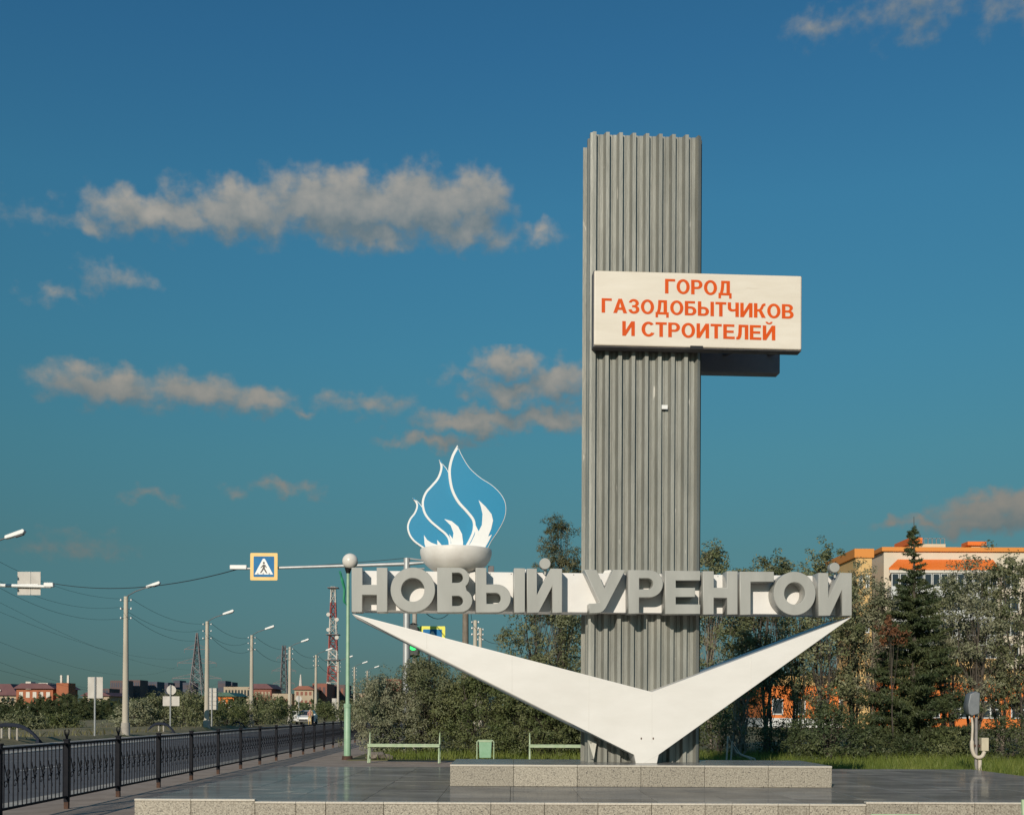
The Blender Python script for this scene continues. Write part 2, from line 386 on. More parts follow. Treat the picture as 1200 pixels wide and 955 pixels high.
class MB:
    def __init__(self): self.v = []; self.f = []; self.sm = False
    def add(self, vs, fs):
        b = len(self.v); self.v += [tuple(p) for p in vs]; self.f += [tuple(i + b for i in q) for q in fs]; return self
    def box(self, x0, x1, y0, y1, z0, z1):
        vs = [(x, y, z) for z in (z0, z1) for y in (y0, y1) for x in (x0, x1)]
        return self.add(vs, [(0, 2, 3, 1), (4, 5, 7, 6), (0, 1, 5, 4), (2, 6, 7, 3), (0, 4, 6, 2), (1, 3, 7, 5)])
    def prism(self, poly, y0, y1):
        """polygon in x,z pushed along y (convex or simple, capped by ngons)"""
        n = len(poly); vs = [(x, y0, z) for x, z in poly] + [(x, y1, z) for x, z in poly]
        fs = [tuple(range(n)), tuple(range(2 * n - 1, n - 1, -1))] + [(i + n, (i + 1) % n + n, (i + 1) % n, i) for i in range(n)]
        return self.add(vs, fs)
    def slab(self, poly, z0, z1):
        n = len(poly); vs = [(x, y, z0) for x, y in poly] + [(x, y, z1) for x, y in poly]
        fs = [tuple(range(n - 1, -1, -1)), tuple(range(n, 2 * n))] + [(i, (i + 1) % n, (i + 1) % n + n, i + n) for i in range(n)]
        return self.add(vs, fs)
    def tube(self, pts, r, n=8, cap=True):
        pts = [Vector(p) for p in pts]
        rs = r if isinstance(r, (list, tuple)) else [r] * len(pts)
        vs = []; fs = []
        prev = None
        for i, p in enumerate(pts):
            d = (pts[min(i + 1, len(pts) - 1)] - pts[max(i - 1, 0)])
            if d.length < 1e-9: d = Vector((0, 0, 1))
            d.normalize()
            if prev is None:
                a = d.orthogonal().normalized()
            else:
                a = (prev - d * prev.dot(d))
                a = a.normalized() if a.length > 1e-6 else d.orthogonal().normalized()
            prev = a; b = d.cross(a)
            for k in range(n):
                t = 2 * math.pi * k / n
                vs.append(p + (a * math.cos(t) + b * math.sin(t)) * rs[i])
        for i in range(len(pts) - 1):
            for k in range(n):
                fs.append((i * n + k, i * n + (k + 1) % n, (i + 1) * n + (k + 1) % n, (i + 1) * n + k))
        if cap:
            fs.append(tuple(range(n - 1, -1, -1))); fs.append(tuple((len(pts) - 1) * n + k for k in range(n)))
        self.sm = self.sm or n > 4
        return self.add(vs, fs)
    def lathe(self, prof, n=32, c=(0, 0, 0)):
        vs = []; fs = []
        for (r, z) in prof:
            for k in range(n):
                t = 2 * math.pi * k / n
                vs.append((c[0] + r * math.cos(t), c[1] + r * math.sin(t), c[2] + z))
        for i in range(len(prof) - 1):
            for k in range(n):
                fs.append((i * n + k, i * n + (k + 1) % n, (i + 1) * n + (k + 1) % n, (i + 1) * n + k))
        fs.append(tuple(range(n - 1, -1, -1))); fs.append(tuple((len(prof) - 1) * n + k for k in range(n)))
        self.sm = True
        return self.add(vs, fs)
    def mesh(self, name, m, bevel=0.0, segs=2, smooth=None):
        me = bpy.data.meshes.new(name); me.from_pydata(self.v, [], self.f)
        if bevel > 0:
            bm = bmesh.new(); bm.from_mesh(me)
            bmesh.ops.remove_doubles(bm, verts=bm.verts, dist=1e-6)
            es = [e for e in bm.edges if len(e.link_faces) == 2 and e.calc_face_angle(0) > .5]
            bmesh.ops.bevel(bm, geom=es, offset=bevel, segments=segs, affect='EDGES', profile=.5)
            bm.to_mesh(me); bm.free()
        bm = bmesh.new(); bm.from_mesh(me); bmesh.ops.recalc_face_normals(bm, faces=bm.faces); bm.to_mesh(me); bm.free()
        if (self.sm if smooth is None else smooth):
            me.shade_auto_smooth(angle=R(40)) if hasattr(me, 'shade_auto_smooth') else None
            for p in me.polygons: p.use_smooth = True
            try: me.set_sharp_from_angle(angle=R(40))
            except Exception: pass
        me.materials.append(MATS[m])
        return me
    def build(self, name, m, parent=None, bevel=0.0, segs=2, smooth=None):
        return link(name, self.mesh(name, m, bevel, segs, smooth), parent)

def plate_mesh(name, contours, y_front, y_back, m, bevel=.006, res=1):
    """flat outlines (x, z) with holes, given real thickness from y_front to y_back"""
    cu = bpy.data.curves.new(name, 'CURVE'); cu.dimensions = '2D'; cu.fill_mode = 'BOTH'
    th = y_back - y_front
    cu.extrude = max(th / 2 - bevel, .0005); cu.bevel_depth = bevel; cu.bevel_resolution = res; cu.offset = -bevel
    for ct in contours:
        s = cu.splines.new('POLY'); s.points.add(len(ct) - 1); s.use_cyclic_u = True
        for p, (x, z) in zip(s.points, ct): p.co = (x, z, 0, 1)
    return curve_to_mesh(name, cu, (y_front + y_back) / 2, m)
def curve_to_mesh(name, cu, ymid, m, fx=None):
    ob = bpy.data.objects.new(name, cu); COL.objects.link(ob)
    dg = bpy.context.evaluated_depsgraph_get()
    me = bpy.data.meshes.new_from_object(ob.evaluated_get(dg))
    bpy.data.objects.remove(ob)
    me.name = name
    for v in me.vertices:
        x, y, z = v.co
        if fx: x, y = fx(x, y)
        v.co = (x, ymid - z, y)
    me.materials.clear(); me.materials.append(MATS[m])
    return me
def smooth_curve(pts, n=6, closed=False):
    """Catmull-Rom through pts"""
    P = [Vector((p[0], p[1])) for p in pts]; out = []
    N = len(P); rng = range(N if closed else N - 1)
    for i in rng:
        p0 = P[(i - 1) % N] if (closed or i > 0) else P[i]
        p1 = P[i]; p2 = P[(i + 1) % N]
        p3 = P[(i + 2) % N] if (closed or i + 2 < N) else p2
        for k in range(n):
            t = k / n
            q = .5 * ((2 * p1) + (p2 - p0) * t + (2 * p0 - 5 * p1 + 4 * p2 - p3) * t * t + (3 * p1 - p0 - 3 * p2 + p3) * t ** 3)
            out.append((q.x, q.y))
    if not closed: out.append((P[-1].x, P[-1].y))
    return out

# ================================================================== MONUMENT
TH = R(3.5)
MZ = 0.62                       # top of the upper plinth
MO = Vector((at(756, 800, 20.7).x, 20.7, MZ))
mex, mey = Vector((math.cos(TH), math.sin(TH), 0)), Vector((-math.sin(TH), math.cos(TH), 0))
def mon(px, py, ly):
    """pixel -> (x, z) on the monument's own upright plane at local depth ly"""
    a, b = ray(px, py); d = Vector((a, 1, b)); o = Vector((0, 0, CAMZ))
    t = ((MO - o).dot(mey) + ly) / d.dot(mey)
    p = o + d * t - MO
    return (p.dot(mex), p.z)
def mons(pts, ly): return [mon(x, y, ly) for x, y in pts]

monument = empty('city_monument', MO, TH)
tag(monument, 'tall corrugated metal city name monument with grey letters and white chevron on granite plinth', 'monument')

# ---- pillar of corrugated sheet: plan line with ridges towards the viewer
xl, xr = mon(692.5, 500, 0)[0], mon(819.5, 500, 0)[0]
pil_h = mon(691.5, 156, -.05)[1]
PER = (xr - xl) / 8.25
def rib_line(length, n_off=0.0, per=PER):
    """(along, out) offsets of the corrugation, ridge first"""
    prof = [(0, .10), (.265, .10), (.295, 0), (.51, 0), (.53, -.014), (.57, -.014), (.59, 0), (.84, 0), (1.0, .10)]
    out = []; k = 0
    while k * per < length:
        for a, d in prof[:-1]:
            s = (k + a) * per
            if s > length: break
            out.append((s, d))
        k += 1
    out.append((length, .05))
    return out
def sheet(name, line, z0, z1, wob=.004):
    """upright sheet following a plan line of (x, y) points, 3 mm thick"""
    mb = MB(); n = len(line); zs = [z0, z0 + (z1 - z0) * .5, z1]
    vs = []
    for z in zs:
        for (x, y) in line: vs.append((x, y, z))
    for z in zs:
        for (x, y) in line: vs.append((x, y + .003, z))
    fs = []
    for L in range(2):
        for i in range(n - 1):
            a = L * n + i; fs.append((a, a + 1, a + n + 1, a + n))
            b = a + 3 * n; fs.append((b + n, b + n + 1, b + 1, b))
    for i in range(n - 1): fs.append((2 * n + i, 2 * n + i + 1, 5 * n + i + 1, 5 * n + i))
    mb.add(vs, fs)
    return mb.build(name, 'sheet', monument)
flen = xr - xl
front = [(xl + s, -d) for s, d in rib_line(flen)]
cut = len(front) // 2 + 2
zcut = mon(756, 404, 0)[1]
random.seed(3)
for (a, b) in ((0, cut + 1), (cut, len(front))):
    sheet('corrugated_sheet', front[a:b], 0, zcut + .3)
    ln = [(x, y - .004) for x, y in front[a:b]]
    sheet('corrugated_sheet', ln, zcut + .24, pil_h)
PD = .40; RB = .92
side = [(xl, -.098)]
slen = PD
for s, d in rib_line(slen, per=PER):
    t = s / slen; x = xl - .005 - .02 * min(1, t * 1.6); y = t * PD
    side.append((x - d * .35, y - .08))
sheet('corrugated_sheet', side, 0, pil_h - .01)
sideR = [(xr - 0.02 + .02 * min(1, i / 3), s) for i, (s, d) in enumerate(rib_line(PD))]
sideR = [(xr + d * .3, s + .02) for s, d in rib_line(PD)]
sheet('corrugated_sheet', sideR, 0, pil_h - .01)
back = [(xl - .10 + (xr - xl + .10) * i / 30, PD + .02 + (.05 if i % 4 < 2 else 0)) for i in range(31)]
sheet('corrugated_sheet', back, 0, pil_h - .01)
MB().box(xl + .02, xr - .04, .12, PD - .04, 0, pil_h - .25).build('pillar_core', 'sign_edge', monument)
# bent flap at the foot and a stuck notice on the front
bx, bz = mon(690, 889, -.07)
MB().add([(bx, -.08, bz), (bx + .07, -.17, bz), (bx + .13, -.10, bz + .30), (bx - .02, -.075, bz + .33), (bx + .004, -.083, bz), (bx + .074, -.173, bz), (bx + .134, -.103, bz + .30), (bx - .016, -.078, bz + .33)],
         [(0, 1, 2, 3), (7, 6, 5, 4), (0, 4, 5, 1), (1, 5, 6, 2), (2, 6, 7, 3), (3, 7, 4, 0)]).build('bent_flap', 'sheet', monument)
nx, nz = mon(779, 477, -.07)
MB().box(nx - .06, nx + .05, -.072, -.066, nz - .035, nz + .035).build('paper_notice', 'sign_white', monument)

# ---- white chevron (the tick), a solid body 1.1 m deep
VY0, VY1 = -.66, .62
vee = mons([(412.5, 719), (764, 810.5), (998.5, 722.5), (772, 884), (770, 893.5), (745, 893.5), (743, 884)], VY0)
zb = min(z for x, z in vee); vee = [(x, z - zb if abs(z - zb) < .05 else z) for x, z in vee]
vee_o = link('chevron', plate_mesh('chevron', [vee], VY0, VY1, 'white_paint', .008), monument)
def seam(p, q, w=.008):
    a, b = Vector(p), Vector(q); d = (b - a).normalized(); n = Vector((-d.y, d.x)) * w / 2
    return [tuple(a + n), tuple(b + n), tuple(b - n), tuple(a - n)]
mat('seam', (.70, .68, .64), rough=.7)
for p, q in (((764, 812), (764, 870)), ((600, 769), (600, 810)), ((500, 743), (500, 760)), ((880, 768), (880, 806)), ((690, 792), (690, 856)), ((772, 884), (755, 893))):
    link('panel_seam', plate_mesh('panel_seam', [seam(mon(*p, VY0), mon(*q, VY0))], VY0 - .0025, VY0 + .004, 'seam', .0004), vee_o)
for px in (751.5, 765.5):
    cx, cz = mon(px, 865, VY0)
    link('bolt_hole', plate_mesh('bolt_hole', [[(cx + .012 * math.cos(t * .785), cz + .02 * math.sin(t * .785)) for t in range(8)]], VY0 - .004, VY0 + .004, 'rust', .0004), vee_o)

# ---- name board and its letters
LY0, LY1, BY1 = -.66, -.32, .22
b_l, b_t = mon(414, 668.3, LY1); b_r, _ = mon(996, 671, LY1)
b_b = mon(700, 717.6, LY1)[1]
board = MB().box(b_l, b_r, LY1, BY1, b_b, b_t).build('name_board', 'board_white', monument, bevel=.008)
for i in range(24):
    bx_ = b_l + (b_r - b_l) * (i + .5) / 24
    MB().tube([(bx_, LY1 - .004, b_t - .03), (bx_, LY1 + .01, b_t - .03)], .009, 8).build('rivet', 'sign_edge', board)
for px in (655, 735, 870):
    sx_, _ = mon(px, 700, LY1); MB().box(sx_ - .003, sx_ + .003, LY1 - .002, LY1 + .004, b_b + .006, b_t - .006).build('board_joint', 'sign_edge', board)
def ell(cx, cy, rx, ry, n=44, a0=0, a1=360):
    return [(cx + rx * math.cos(R(a0 + (a1 - a0) * i / n)), cy + ry * math.sin(R(a0 + (a1 - a0) * i / n))) for i in range(n if a1 - a0 == 360 else n + 1)]
S = 12.6
def glyph(ch, W, H):
    s = S
    if ch == 'H': return [[(0, 0), (s, 0), (s, H/2-6), (W-s, H/2-6), (W-s, 0), (W, 0), (W, H), (W-s, H), (W-s, H/2+6), (s, H/2+6), (s, H), (0, H)]]
    if ch == 'O': return [ell(W/2, H/2, W/2, H/2), ell(W/2, H/2, W/2-s, H/2-s)]
    if ch == 'B':
        h1, r2 = H * .47, H * .265
        o = [(0, 0)] + [(W - r2 + r2 * math.cos(R(a)), r2 + r2 * math.sin(R(a))) for a in range(-90, 61, 15)] + \
            [(W - r2 - 2 + (H - 2*r2) / 2 * math.cos(R(a)), 2*r2 + (H - 2*r2) / 2 + (H - 2*r2) / 2 * math.sin(R(a))) for a in range(-50, 91, 14)] + [(0, H)]
        hh = 5.8
        def slot(y): return [(s + 5, y - hh), (W - 17, y - hh)] + [(W - 17 + hh * math.cos(R(a)), y + hh * math.sin(R(a))) for a in range(-75, 76, 25)] + [(W - 17, y + hh), (s + 5, y + hh)]
        return [o, slot(r2 - .5), slot(2*r2 + (H-2*r2)/2 + .5)]
    if ch == 'b':
        r = H * .315
        o = [(0, 0)] + [(W - r + r * math.cos(R(a)), r + r * math.sin(R(a))) for a in range(-90, 91, 12)] + [(s, 2*r), (s, H), (0, H)]
        hh = 6.3
        return [o, [(s, r - hh), (W - 18, r - hh)] + [(W - 18 + hh * math.cos(R(a)), r + hh * math.sin(R(a))) for a in range(-75, 76, 25)] + [(W - 18, r + hh), (s, r + hh)]]
    if ch == 'I': return [[(0, 0), (W, 0), (W, H), (0, H)]]
    if ch == 'N': return [[(0, 0), (s*1.08, 0), (W-s+1, .60*H), (W-s+1, 0), (W, 0), (W, H), (W-s*1.08, H), (s-1, .40*H), (s-1, H), (0, H)]]
    if ch == 'U':
        return [[(6, 0), (15, 0), (19, .6), (22.5, 2.6), (25.5, 6.5), (W, H), (W-14.5, H), (W-24.2, H*.56), (14.5, H), (0, H), (17.5, .24*H+1), (15.5, 12.2), (13, 11.4), (6, 11.4)]]
    if ch == 'P':
        r = H * .315; y = H - r; hh = 6.4
        o = [(0, 0), (s, 0), (s, H - 2*r)] + [(W - r + r * math.cos(R(a)), y + r * math.sin(R(a))) for a in range(-90, 91, 12)] + [(0, H)]
        return [o, [(s, y - hh), (W - 18, y - hh)] + [(W - 18 + hh * math.cos(R(a)), y + hh * math.sin(R(a))) for a in range(-75, 76, 25)] + [(W - 18, y + hh), (s, y + hh)]]
    if ch == 'E': return [[(0, 0), (W, 0), (W, 11.5), (s, 11.5), (s, H/2-5.5), (W-6, H/2-5.5), (W-6, H/2+5.5), (s, H/2+5.5), (s, H-11.5), (W, H-11.5), (W, H), (0, H)]]
    if ch == 'G': return [[(0, 0), (s, 0), (s, H-12), (W, H-12), (W, H), (0, H)]]
LET = [('H', 412, 454, 664.8, 717), ('O', 457.6, 510, 664.6, 717.4), ('B', 512.3, 553.8, 665, 717.3), ('b', 557.5, 598.7, 665, 717.5), ('I', 602.5, 615.3, 665.6, 717.6),
       ('N', 617.6, 658.8, 666, 717.8), ('U', 684.7, 733, 667.4, 718.3), ('P', 736.5, 777.2, 667.8, 718.8), ('E', 779.4, 820.7, 668.6, 719.3), ('H', 824, 864.6, 669, 719.8),
       ('G', 867.2, 907, 669.6, 720.2), ('O', 906.6, 956, 669.6, 720.8), ('N', 959.2, 998.4, 671, 721.3)]
dots = {5: (638.8, 660.3, 6.6), 12: (978.4, 664.8, 5.9)}
for i, (ch, x0, x1, yt, yb) in enumerate(LET):
    cts = [[mon(x0 + x, yb - y, LY0) for x, y in ct] for ct in glyph(ch, x1 - x0, yb - yt)]
    lo_ = link('letter', plate_mesh('letter', cts, LY0, LY1 - .003, 'letter_grey', .009), board)
    if i in dots:
        cx, cy, r = dots[i]
        link('letter_dot', plate_mesh('letter_dot', [[mon(x, y, LY0) for x, y in ell(cx, cy, r, r, 28)]], LY0, LY0 + .16, 'letter_grey', .009), lo_)
        a = mon(cx, cy + r - 2, LY0 + .1); 
        MB().tube([(a[0], LY0 + .1, a[1]), (a[0], LY0 + .1, a[1] - .12)], .02).build('dot_stem', 'letter_grey', lo_)

# ---- slogan box, and its twin on the far face
SY0, SY1 = -.34, -.085
q = mons([(695.5, 315.5), (940, 324), (940, 412), (695.5, 405)], SY0)
sx0, sx1 = (q[0][0] + q[3][0]) / 2, (q[1][0] + q[2][0]) / 2
sz1, sz0 = (q[0][1] + q[1][1]) / 2, (q[2][1] + q[3][1]) / 2
sbox = MB().box(sx0, sx1, SY0 + .03, SY1, sz0, sz1).build('slogan_box', 'sign_edge', monument, bevel=.01)
MB().box(sx0 + .012, sx1 - .012, SY0, SY0 + .032, sz0 + .02, sz1 - .008).build('slogan_face', 'sign_cream', sbox, bevel=.02)
rb = MB().box(sx0 + .05, sx1 - .02, RB, RB + .26, sz0 - .03, sz1 - .03).build('rear_slogan_box', 'rear_panel', monument, bevel=.01)
for px in (851, 903):
    hx, hz = mon(px, 418, RB - .02)
    MB().tube([(hx - .05, RB + .01, hz + .04), (hx + .02, RB - .07, hz + .02), (hx + .09, RB - .08, hz + .05)], .022).build('hook', 'sign_edge', rb)
for px in (720, 790):
    hx = mon(px, 420, 0)[0]
    MB().box(hx - .04, hx + .04, PD, RB + .01, sz0 + .3, sz0 + .38).build('bracket', 'sign_edge', rb)
    MB().box(hx - .04, hx + .04, SY1 - .01, .02, sz0 + .3, sz0 + .38).build('bracket', 'sign_edge', sbox)
# small plate hanging on the lower edge
px0, pz0 = mon(817, 408, SY0)
MB().box(px0 - .12, px0 + .10, SY0 - .006, SY0 + .01, sz0 - .01, sz0 + .045).build('maker_plate', 'black_paint', sbox)

def arc(cx, cy, rx, ry, a0, a1, n=12):
    return [(cx + rx * math.cos(R(a0 + (a1 - a0) * i / n)), cy + ry * math.sin(R(a0 + (a1 - a0) * i / n))) for i in range(n + 1)]
def bold(ch):
    """bold sans capital, height 1, stem t: (outlines with holes, width)"""
    t, b = .205, .165
    if ch == 'Г': return [[(0, 0), (t, 0), (t, 1 - b), (.60, 1 - b), (.60, 1), (0, 1)]], .60
    if ch == 'О': return [ell(.39, .5, .39, .515, 36), ell(.39, .5, .39 - t + .01, .515 - b, 32)], .78
    if ch == 'Р':
        return [[(0, 0), (t, 0), (t, .37), (.37, .37)] + arc(.37, .685, .305, .315, -90, 90)[1:] + [(0, 1)],
                [(t, .52), (.35, .52)] + arc(.35, .685, .125, .165, -90, 90)[1:] + [(t, .85)]], .675
    if ch == 'Д':
        return [[(0, -.21), (.15, -.21), (.15, 0), (.63, 0), (.63, -.21), (.78, -.21), (.78, b), (.68, b), (.68, 1), (.16, 1), (.155, .70), (.13, .40), (.08, b), (0, b)],
                [(.26, b), (.475, b), (.475, 1 - b), (.345, 1 - b), (.335, .60), (.31, .36)]], .78
    if ch == 'А':
        return [[(0, 0), (.215, 0), (.285, .225), (.53, .225), (.60, 0), (.82, 0), (.515, 1), (.305, 1)], [(.335, .39), (.48, .39), (.408, .74)]], .82
    if ch == 'З':
        o = [(0, .27), (.19, .30)] + arc(.31, .30, .13, .15, 195, 360, 8) + arc(.30, .30, .14, .135, 0, 90, 5) + [(.21, .435), (.21, .585), (.29, .585)] + arc(.29, .715, .125, .135, -90, 90, 7) + arc(.30, .72, .13, .135, 100, 165, 4) + \
            [(.01, .76)] + arc(.31, .715, .30, .30, 165, 0, 12) + [(.60, .66), (.55, .57), (.47, .525), (.56, .485), (.625, .40)] + arc(.315, .30, .325, .315, 10, -175, 14)
        return [o], .64
    if ch == 'Б':
        return [[(0, 0), (.37, 0)] + arc(.37, .315, .315, .315, -90, 90)[1:] + [(t, .63), (t, 1 - b), (.60, 1 - b), (.60, 1), (0, 1)],
                [(t, .155), (.35, .155)] + arc(.35, .315, .13, .16, -90, 90)[1:] + [(t, .475)]], .685
    if ch == 'Ь':
        return [[(0, 0), (.36, 0)] + arc(.36, .315, .30, .315, -90, 90)[1:] + [(t, .63), (t, 1), (0, 1)],
                [(t, .155), (.34, .155)] + arc(.34, .315, .12, .16, -90, 90)[1:] + [(t, .475)]], .66
    if ch == 'I': return [[(0, 0), (t, 0), (t, 1), (0, 1)]], t
    if ch == 'Т': return [[(.22, 0), (.425, 0), (.425, 1 - b), (.645, 1 - b), (.645, 1), (0, 1), (0, 1 - b), (.22, 1 - b)]], .645
    if ch == 'Ч': return [[(.45, 0), (.655, 0), (.655, 1), (.45, 1), (.45, .565), (.36, .53)] + arc(.30, .64, .105, .115, -80, -180, 5) + [(.195, 1), (0, 1), (0, .62)] + arc(.26, .61, .26, .245, 180, 270, 6) + [(.36, .375), (.45, .405)]], .655
    if ch in 'ИЙ':
        c = [[(0, 0), (.20, 0), (.52, .61), (.52, 0), (.72, 0), (.72, 1), (.515, 1), (.20, .40), (.20, 1), (0, 1)]]
        if ch == 'Й': c.append(arc(.36, 1.26, .20, .18, 180, 360, 8) + arc(.36, 1.26, .09, .075, 360, 180, 6))
        return c, .72
    if ch == 'К': return [[(0, 0), (t, 0), (t, .42), (.29, .44), (.46, 0), (.70, 0), (.45, .54), (.52, .60), (.575, .78), (.62, .835), (.68, .84), (.68, 1), (.575, 1), (.47, .93), (.39, .72), (.335, .61), (t, .58), (t, 1), (0, 1)]], .70
    if ch == 'В':
        return [[(0, 0), (.40, 0)] + arc(.40, .28, .295, .28, -90, 62, 10)[1:] + arc(.37, .755, .28, .245, -48, 90, 10) + [(0, 1)],
                [(t, .15), (.37, .15)] + arc(.37, .285, .125, .135, -90, 90, 8)[1:] + [(t, .42)],
                [(t, .57), (.34, .57)] + arc(.34, .71, .12, .14, -90, 90, 8)[1:] + [(t, .85)]], .695
    if ch == 'С': return [arc(.40, .5, .40, .515, 42, 330, 26) + arc(.40, .5, .195, .35, 322, 48, 20)], .72
    if ch == 'Е': return [[(0, 0), (.66, 0), (.66, b), (t, b), (t, .42), (.60, .42), (.60, .58), (t, .58), (t, 1 - b), (.64, 1 - b), (.64, 1), (0, 1)]], .66
    if ch == 'Л': return [[(0, -.015), (.09, -.025), (.20, .02), (.275, .14), (.315, .36), (.33, 1 - b), (.49, 1 - b), (.49, 0), (.695, 0), (.695, 1), (.135, 1), (.125, .52), (.10, .26), (.065, .165), (0, .155)]], .695
def text_piece(body, x_l, x_r, y_top, y_base, ly, th, m, parent, slope=0.0):
    """bold capitals fitted to a pixel width; one mesh for each letter"""
    run = []; x = 0.0
    for ch in body:
        if ch == ' ': x += .30; continue
        for part in ('Ь', 'I') if ch == 'Ы' else (ch,):
            c, w = bold(part); run.append((c, x)); x += w + .085
    tot = x - .085
    for c, x0 in run:
        cts = [[mon(x_l + (x0 + u) / tot * (x_r - x_l), y_base - v * (y_base - y_top) + slope * (x0 + u) / tot * (x_r - x_l), ly) for u, v in ct] for ct in c]
        link('slogan_letter', plate_mesh('slogan_letter', cts, ly - th, ly, m, .0005, 0), parent)
text_piece('ГОРОД', 779.3, 857.3, 327.0, 344.0, SY0 + .001, .006, 'sign_orange', sbox, slope=.034)
text_piece('ГАЗОДОБЫТЧИКОВ', 705, 930, 349.6, 366.4, SY0 + .001, .006, 'sign_orange', sbox, slope=.033)
text_piece('И СТРОИТЕЛЕЙ', 729.2, 908.5, 376.4, 393.5, SY0 + .001, .006, 'sign_orange', sbox, slope=.031)

# ---- flame: bowl and three plates
FY = -.12
def fl(pts): return [mon(400 + x / 3.98, 500 + y / 3.98, FY) for x, y in pts]
bc = mon(534.3, 655, FY); rim_z = mon(534, 644, FY)[1]; brad = (mon(576, 650, FY)[0] - mon(492, 650, FY)[0]) / 2
prof = [(brad * .50, 0), (brad * .70, .05), (brad * .86, .12), (brad * .96, .20), (brad, .28), (brad * 1.0, .33), (brad * .985, .345), (brad * .93, .345), (brad * .90, .30), (brad * .3, .26)]
zsc = (rim_z - b_t) / .345
bowl = MB().lathe([(r, z * zsc) for r, z in prof], 48, (bc[0], FY, b_t)).build('torch_bowl', 'bowl', monument)
big_r = [(541,88),(565,140),(600,195),(650,240),(700,272),(740,310),(763,350),(768,395),(757,440),(730,490),(700,535),(672,590)]
big_l = [(541,88),(515,135),(500,190),(500,240),(512,300),(540,355),(580,400),(610,440),(612,480),(598,520),(560,590)]
mid_r = [(455,152),(480,180),(498,206)]
mid_l = [(455,152),(462,190),(448,235),(420,270),(390,305),(375,350),(383,400),(410,440),(450,475),(485,505),(500,535),(498,590)]
sml_r = [(330,328),(352,340),(372,362)]
sml_l = [(330,328),(349,360),(340,395),(318,425),(306,460),(312,495),(330,525),(360,550),(410,582)]
def outline(a, b):       # down the left side, back up the right
    A = smooth_curve(a, 5); B = smooth_curve(b, 5)
    return A + B[::-1][:-1]
def inset(pts, w_l, w_r, nl):
    """shift the outline inwards, more on its first nl points"""
    n = len(pts); out = []
    area = sum(pts[i][0] * pts[(i + 1) % n][1] - pts[(i + 1) % n][0] * pts[i][1] for i in range(n))
    sg = 1 if area > 0 else -1
    for i in range(n):
        a, b = Vector(pts[i - 1]), Vector(pts[(i + 1) % n]); d = (b - a).normalized()
        w = w_l if i < nl else w_r
        out.append((pts[i][0] - d.y * w * sg, pts[i][1] + d.x * w * sg))
    return out
flames = []
defs = [(sml_l, sml_r + [(400, 400), (430, 450), (480, 490), (512, 530), (500, 582)], .12, 8), (mid_l, mid_r + [(540, 300), (600, 390), (636, 440), (636, 500), (590, 590)], .06, 10), (big_l, big_r, .0, 12)]
whites = [[(385,502),(400,525),(420,538),(448,548),(447,525),(465,545),(480,572),(478,582),(402,582),(388,545)],
          [(480,430),(515,440),(545,465),(563,500),(568,540),(565,582),(506,582),(512,540),(503,500),(520,522),(523,495),(510,460)],
          [(640,345),(672,375),(700,410),(707,440),(698,480),(684,514),(702,505),(685,540),(660,582),(575,582),(605,540),(622,505),(625,460),(640,490),(655,460),(658,410),(650,375)]]
for (L, Rr, dy, wl), wh in zip(defs, whites):
    ol = outline(L, Rr); nl = len(smooth_curve(L, 5))
    P = fl(ol)
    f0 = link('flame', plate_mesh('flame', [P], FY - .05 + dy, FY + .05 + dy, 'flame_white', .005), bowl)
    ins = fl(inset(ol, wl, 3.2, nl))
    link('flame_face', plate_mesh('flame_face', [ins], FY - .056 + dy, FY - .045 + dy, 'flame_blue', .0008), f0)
    w = fl(wh)
    link('flame_lick', plate_mesh('flame_lick', [w], FY - .064 + dy, FY - .0545 + dy, 'flame_white', .001), f0)
# floodlight beside the bowl
fx, fz = mon(574, 662, -.15)
MB().box(fx - .03, fx + .07, -.20, -.12, b_t, b_t + .12).build('floodlight', 'sign_edge', monument, bevel=.01)
# patched stone bits on the board's top edge
for px in (618, 712):
    qx, qz = mon(px, 667, -.2)
    MB().add([(qx - .09, -.28, b_t), (qx + .09, -.28, b_t), (qx + .10, -.12, b_t), (qx - .08, -.12, b_t), (qx - .06, -.26, b_t + .06), (qx + .05, -.27, b_t + .07), (qx + .07, -.15, b_t + .05), (qx - .05, -.14, b_t + .06)],
             [(3, 2, 1, 0), (4, 5, 6, 7), (0, 1, 5, 4), (1, 2, 6, 5), (2, 3, 7, 6), (3, 0, 4, 7)]).build('board_patch', 'bowl', monument, bevel=.015)

# ================================================================== PLINTHS
PT = .265
random.seed(11)
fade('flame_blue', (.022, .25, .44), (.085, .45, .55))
def unit_slab(name, w, d, h, m, bev=.004):
    return MB().box(-w / 2, w / 2, -d / 2, d / 2, -h, 0).mesh(name, m, bevel=bev, segs=1)
# upper plinth
pl = gnd(527, 921, PT); pr = gnd(972, 922, PT)
PX0, PX1, PY0, PY1 = pl.x, pr.x, pl.y + .05, 21.6
plinth = empty('granite_plinth', ((PX0 + PX1) / 2, (PY0 + PY1) / 2, PT))
tag(plinth, 'low speckled granite plinth carrying the monument, on the polished platform', 'plinth')
def loc(o, p, par):
    o.location = (p[0] - par.location.x, p[1] - par.location.y, p[2] - par.location.z); return o
PH = MZ - PT
hw, hd = (PX1 - PX0) / 2, (PY1 - PY0) / 2
MB().box(-hw + .045, hw - .045, -hd + .045, hd - .03, 0, PH - .032).build('plinth_core', 'mortar', plinth)
fw = (PX1 - PX0) / 6
fac = unit_slab('facing_slab', fw - .005, .04, PH - .036, 'granite')
for i in range(6):
    loc(link('facing_slab', fac, plinth), (PX0 + fw * (i + .5), PY0 + .022, MZ - .034), plinth)
nd_ = 3; dw = (PY1 - PY0 - .05) / nd_
facs = unit_slab('facing_slab', .04, dw - .005, PH - .036, 'granite')
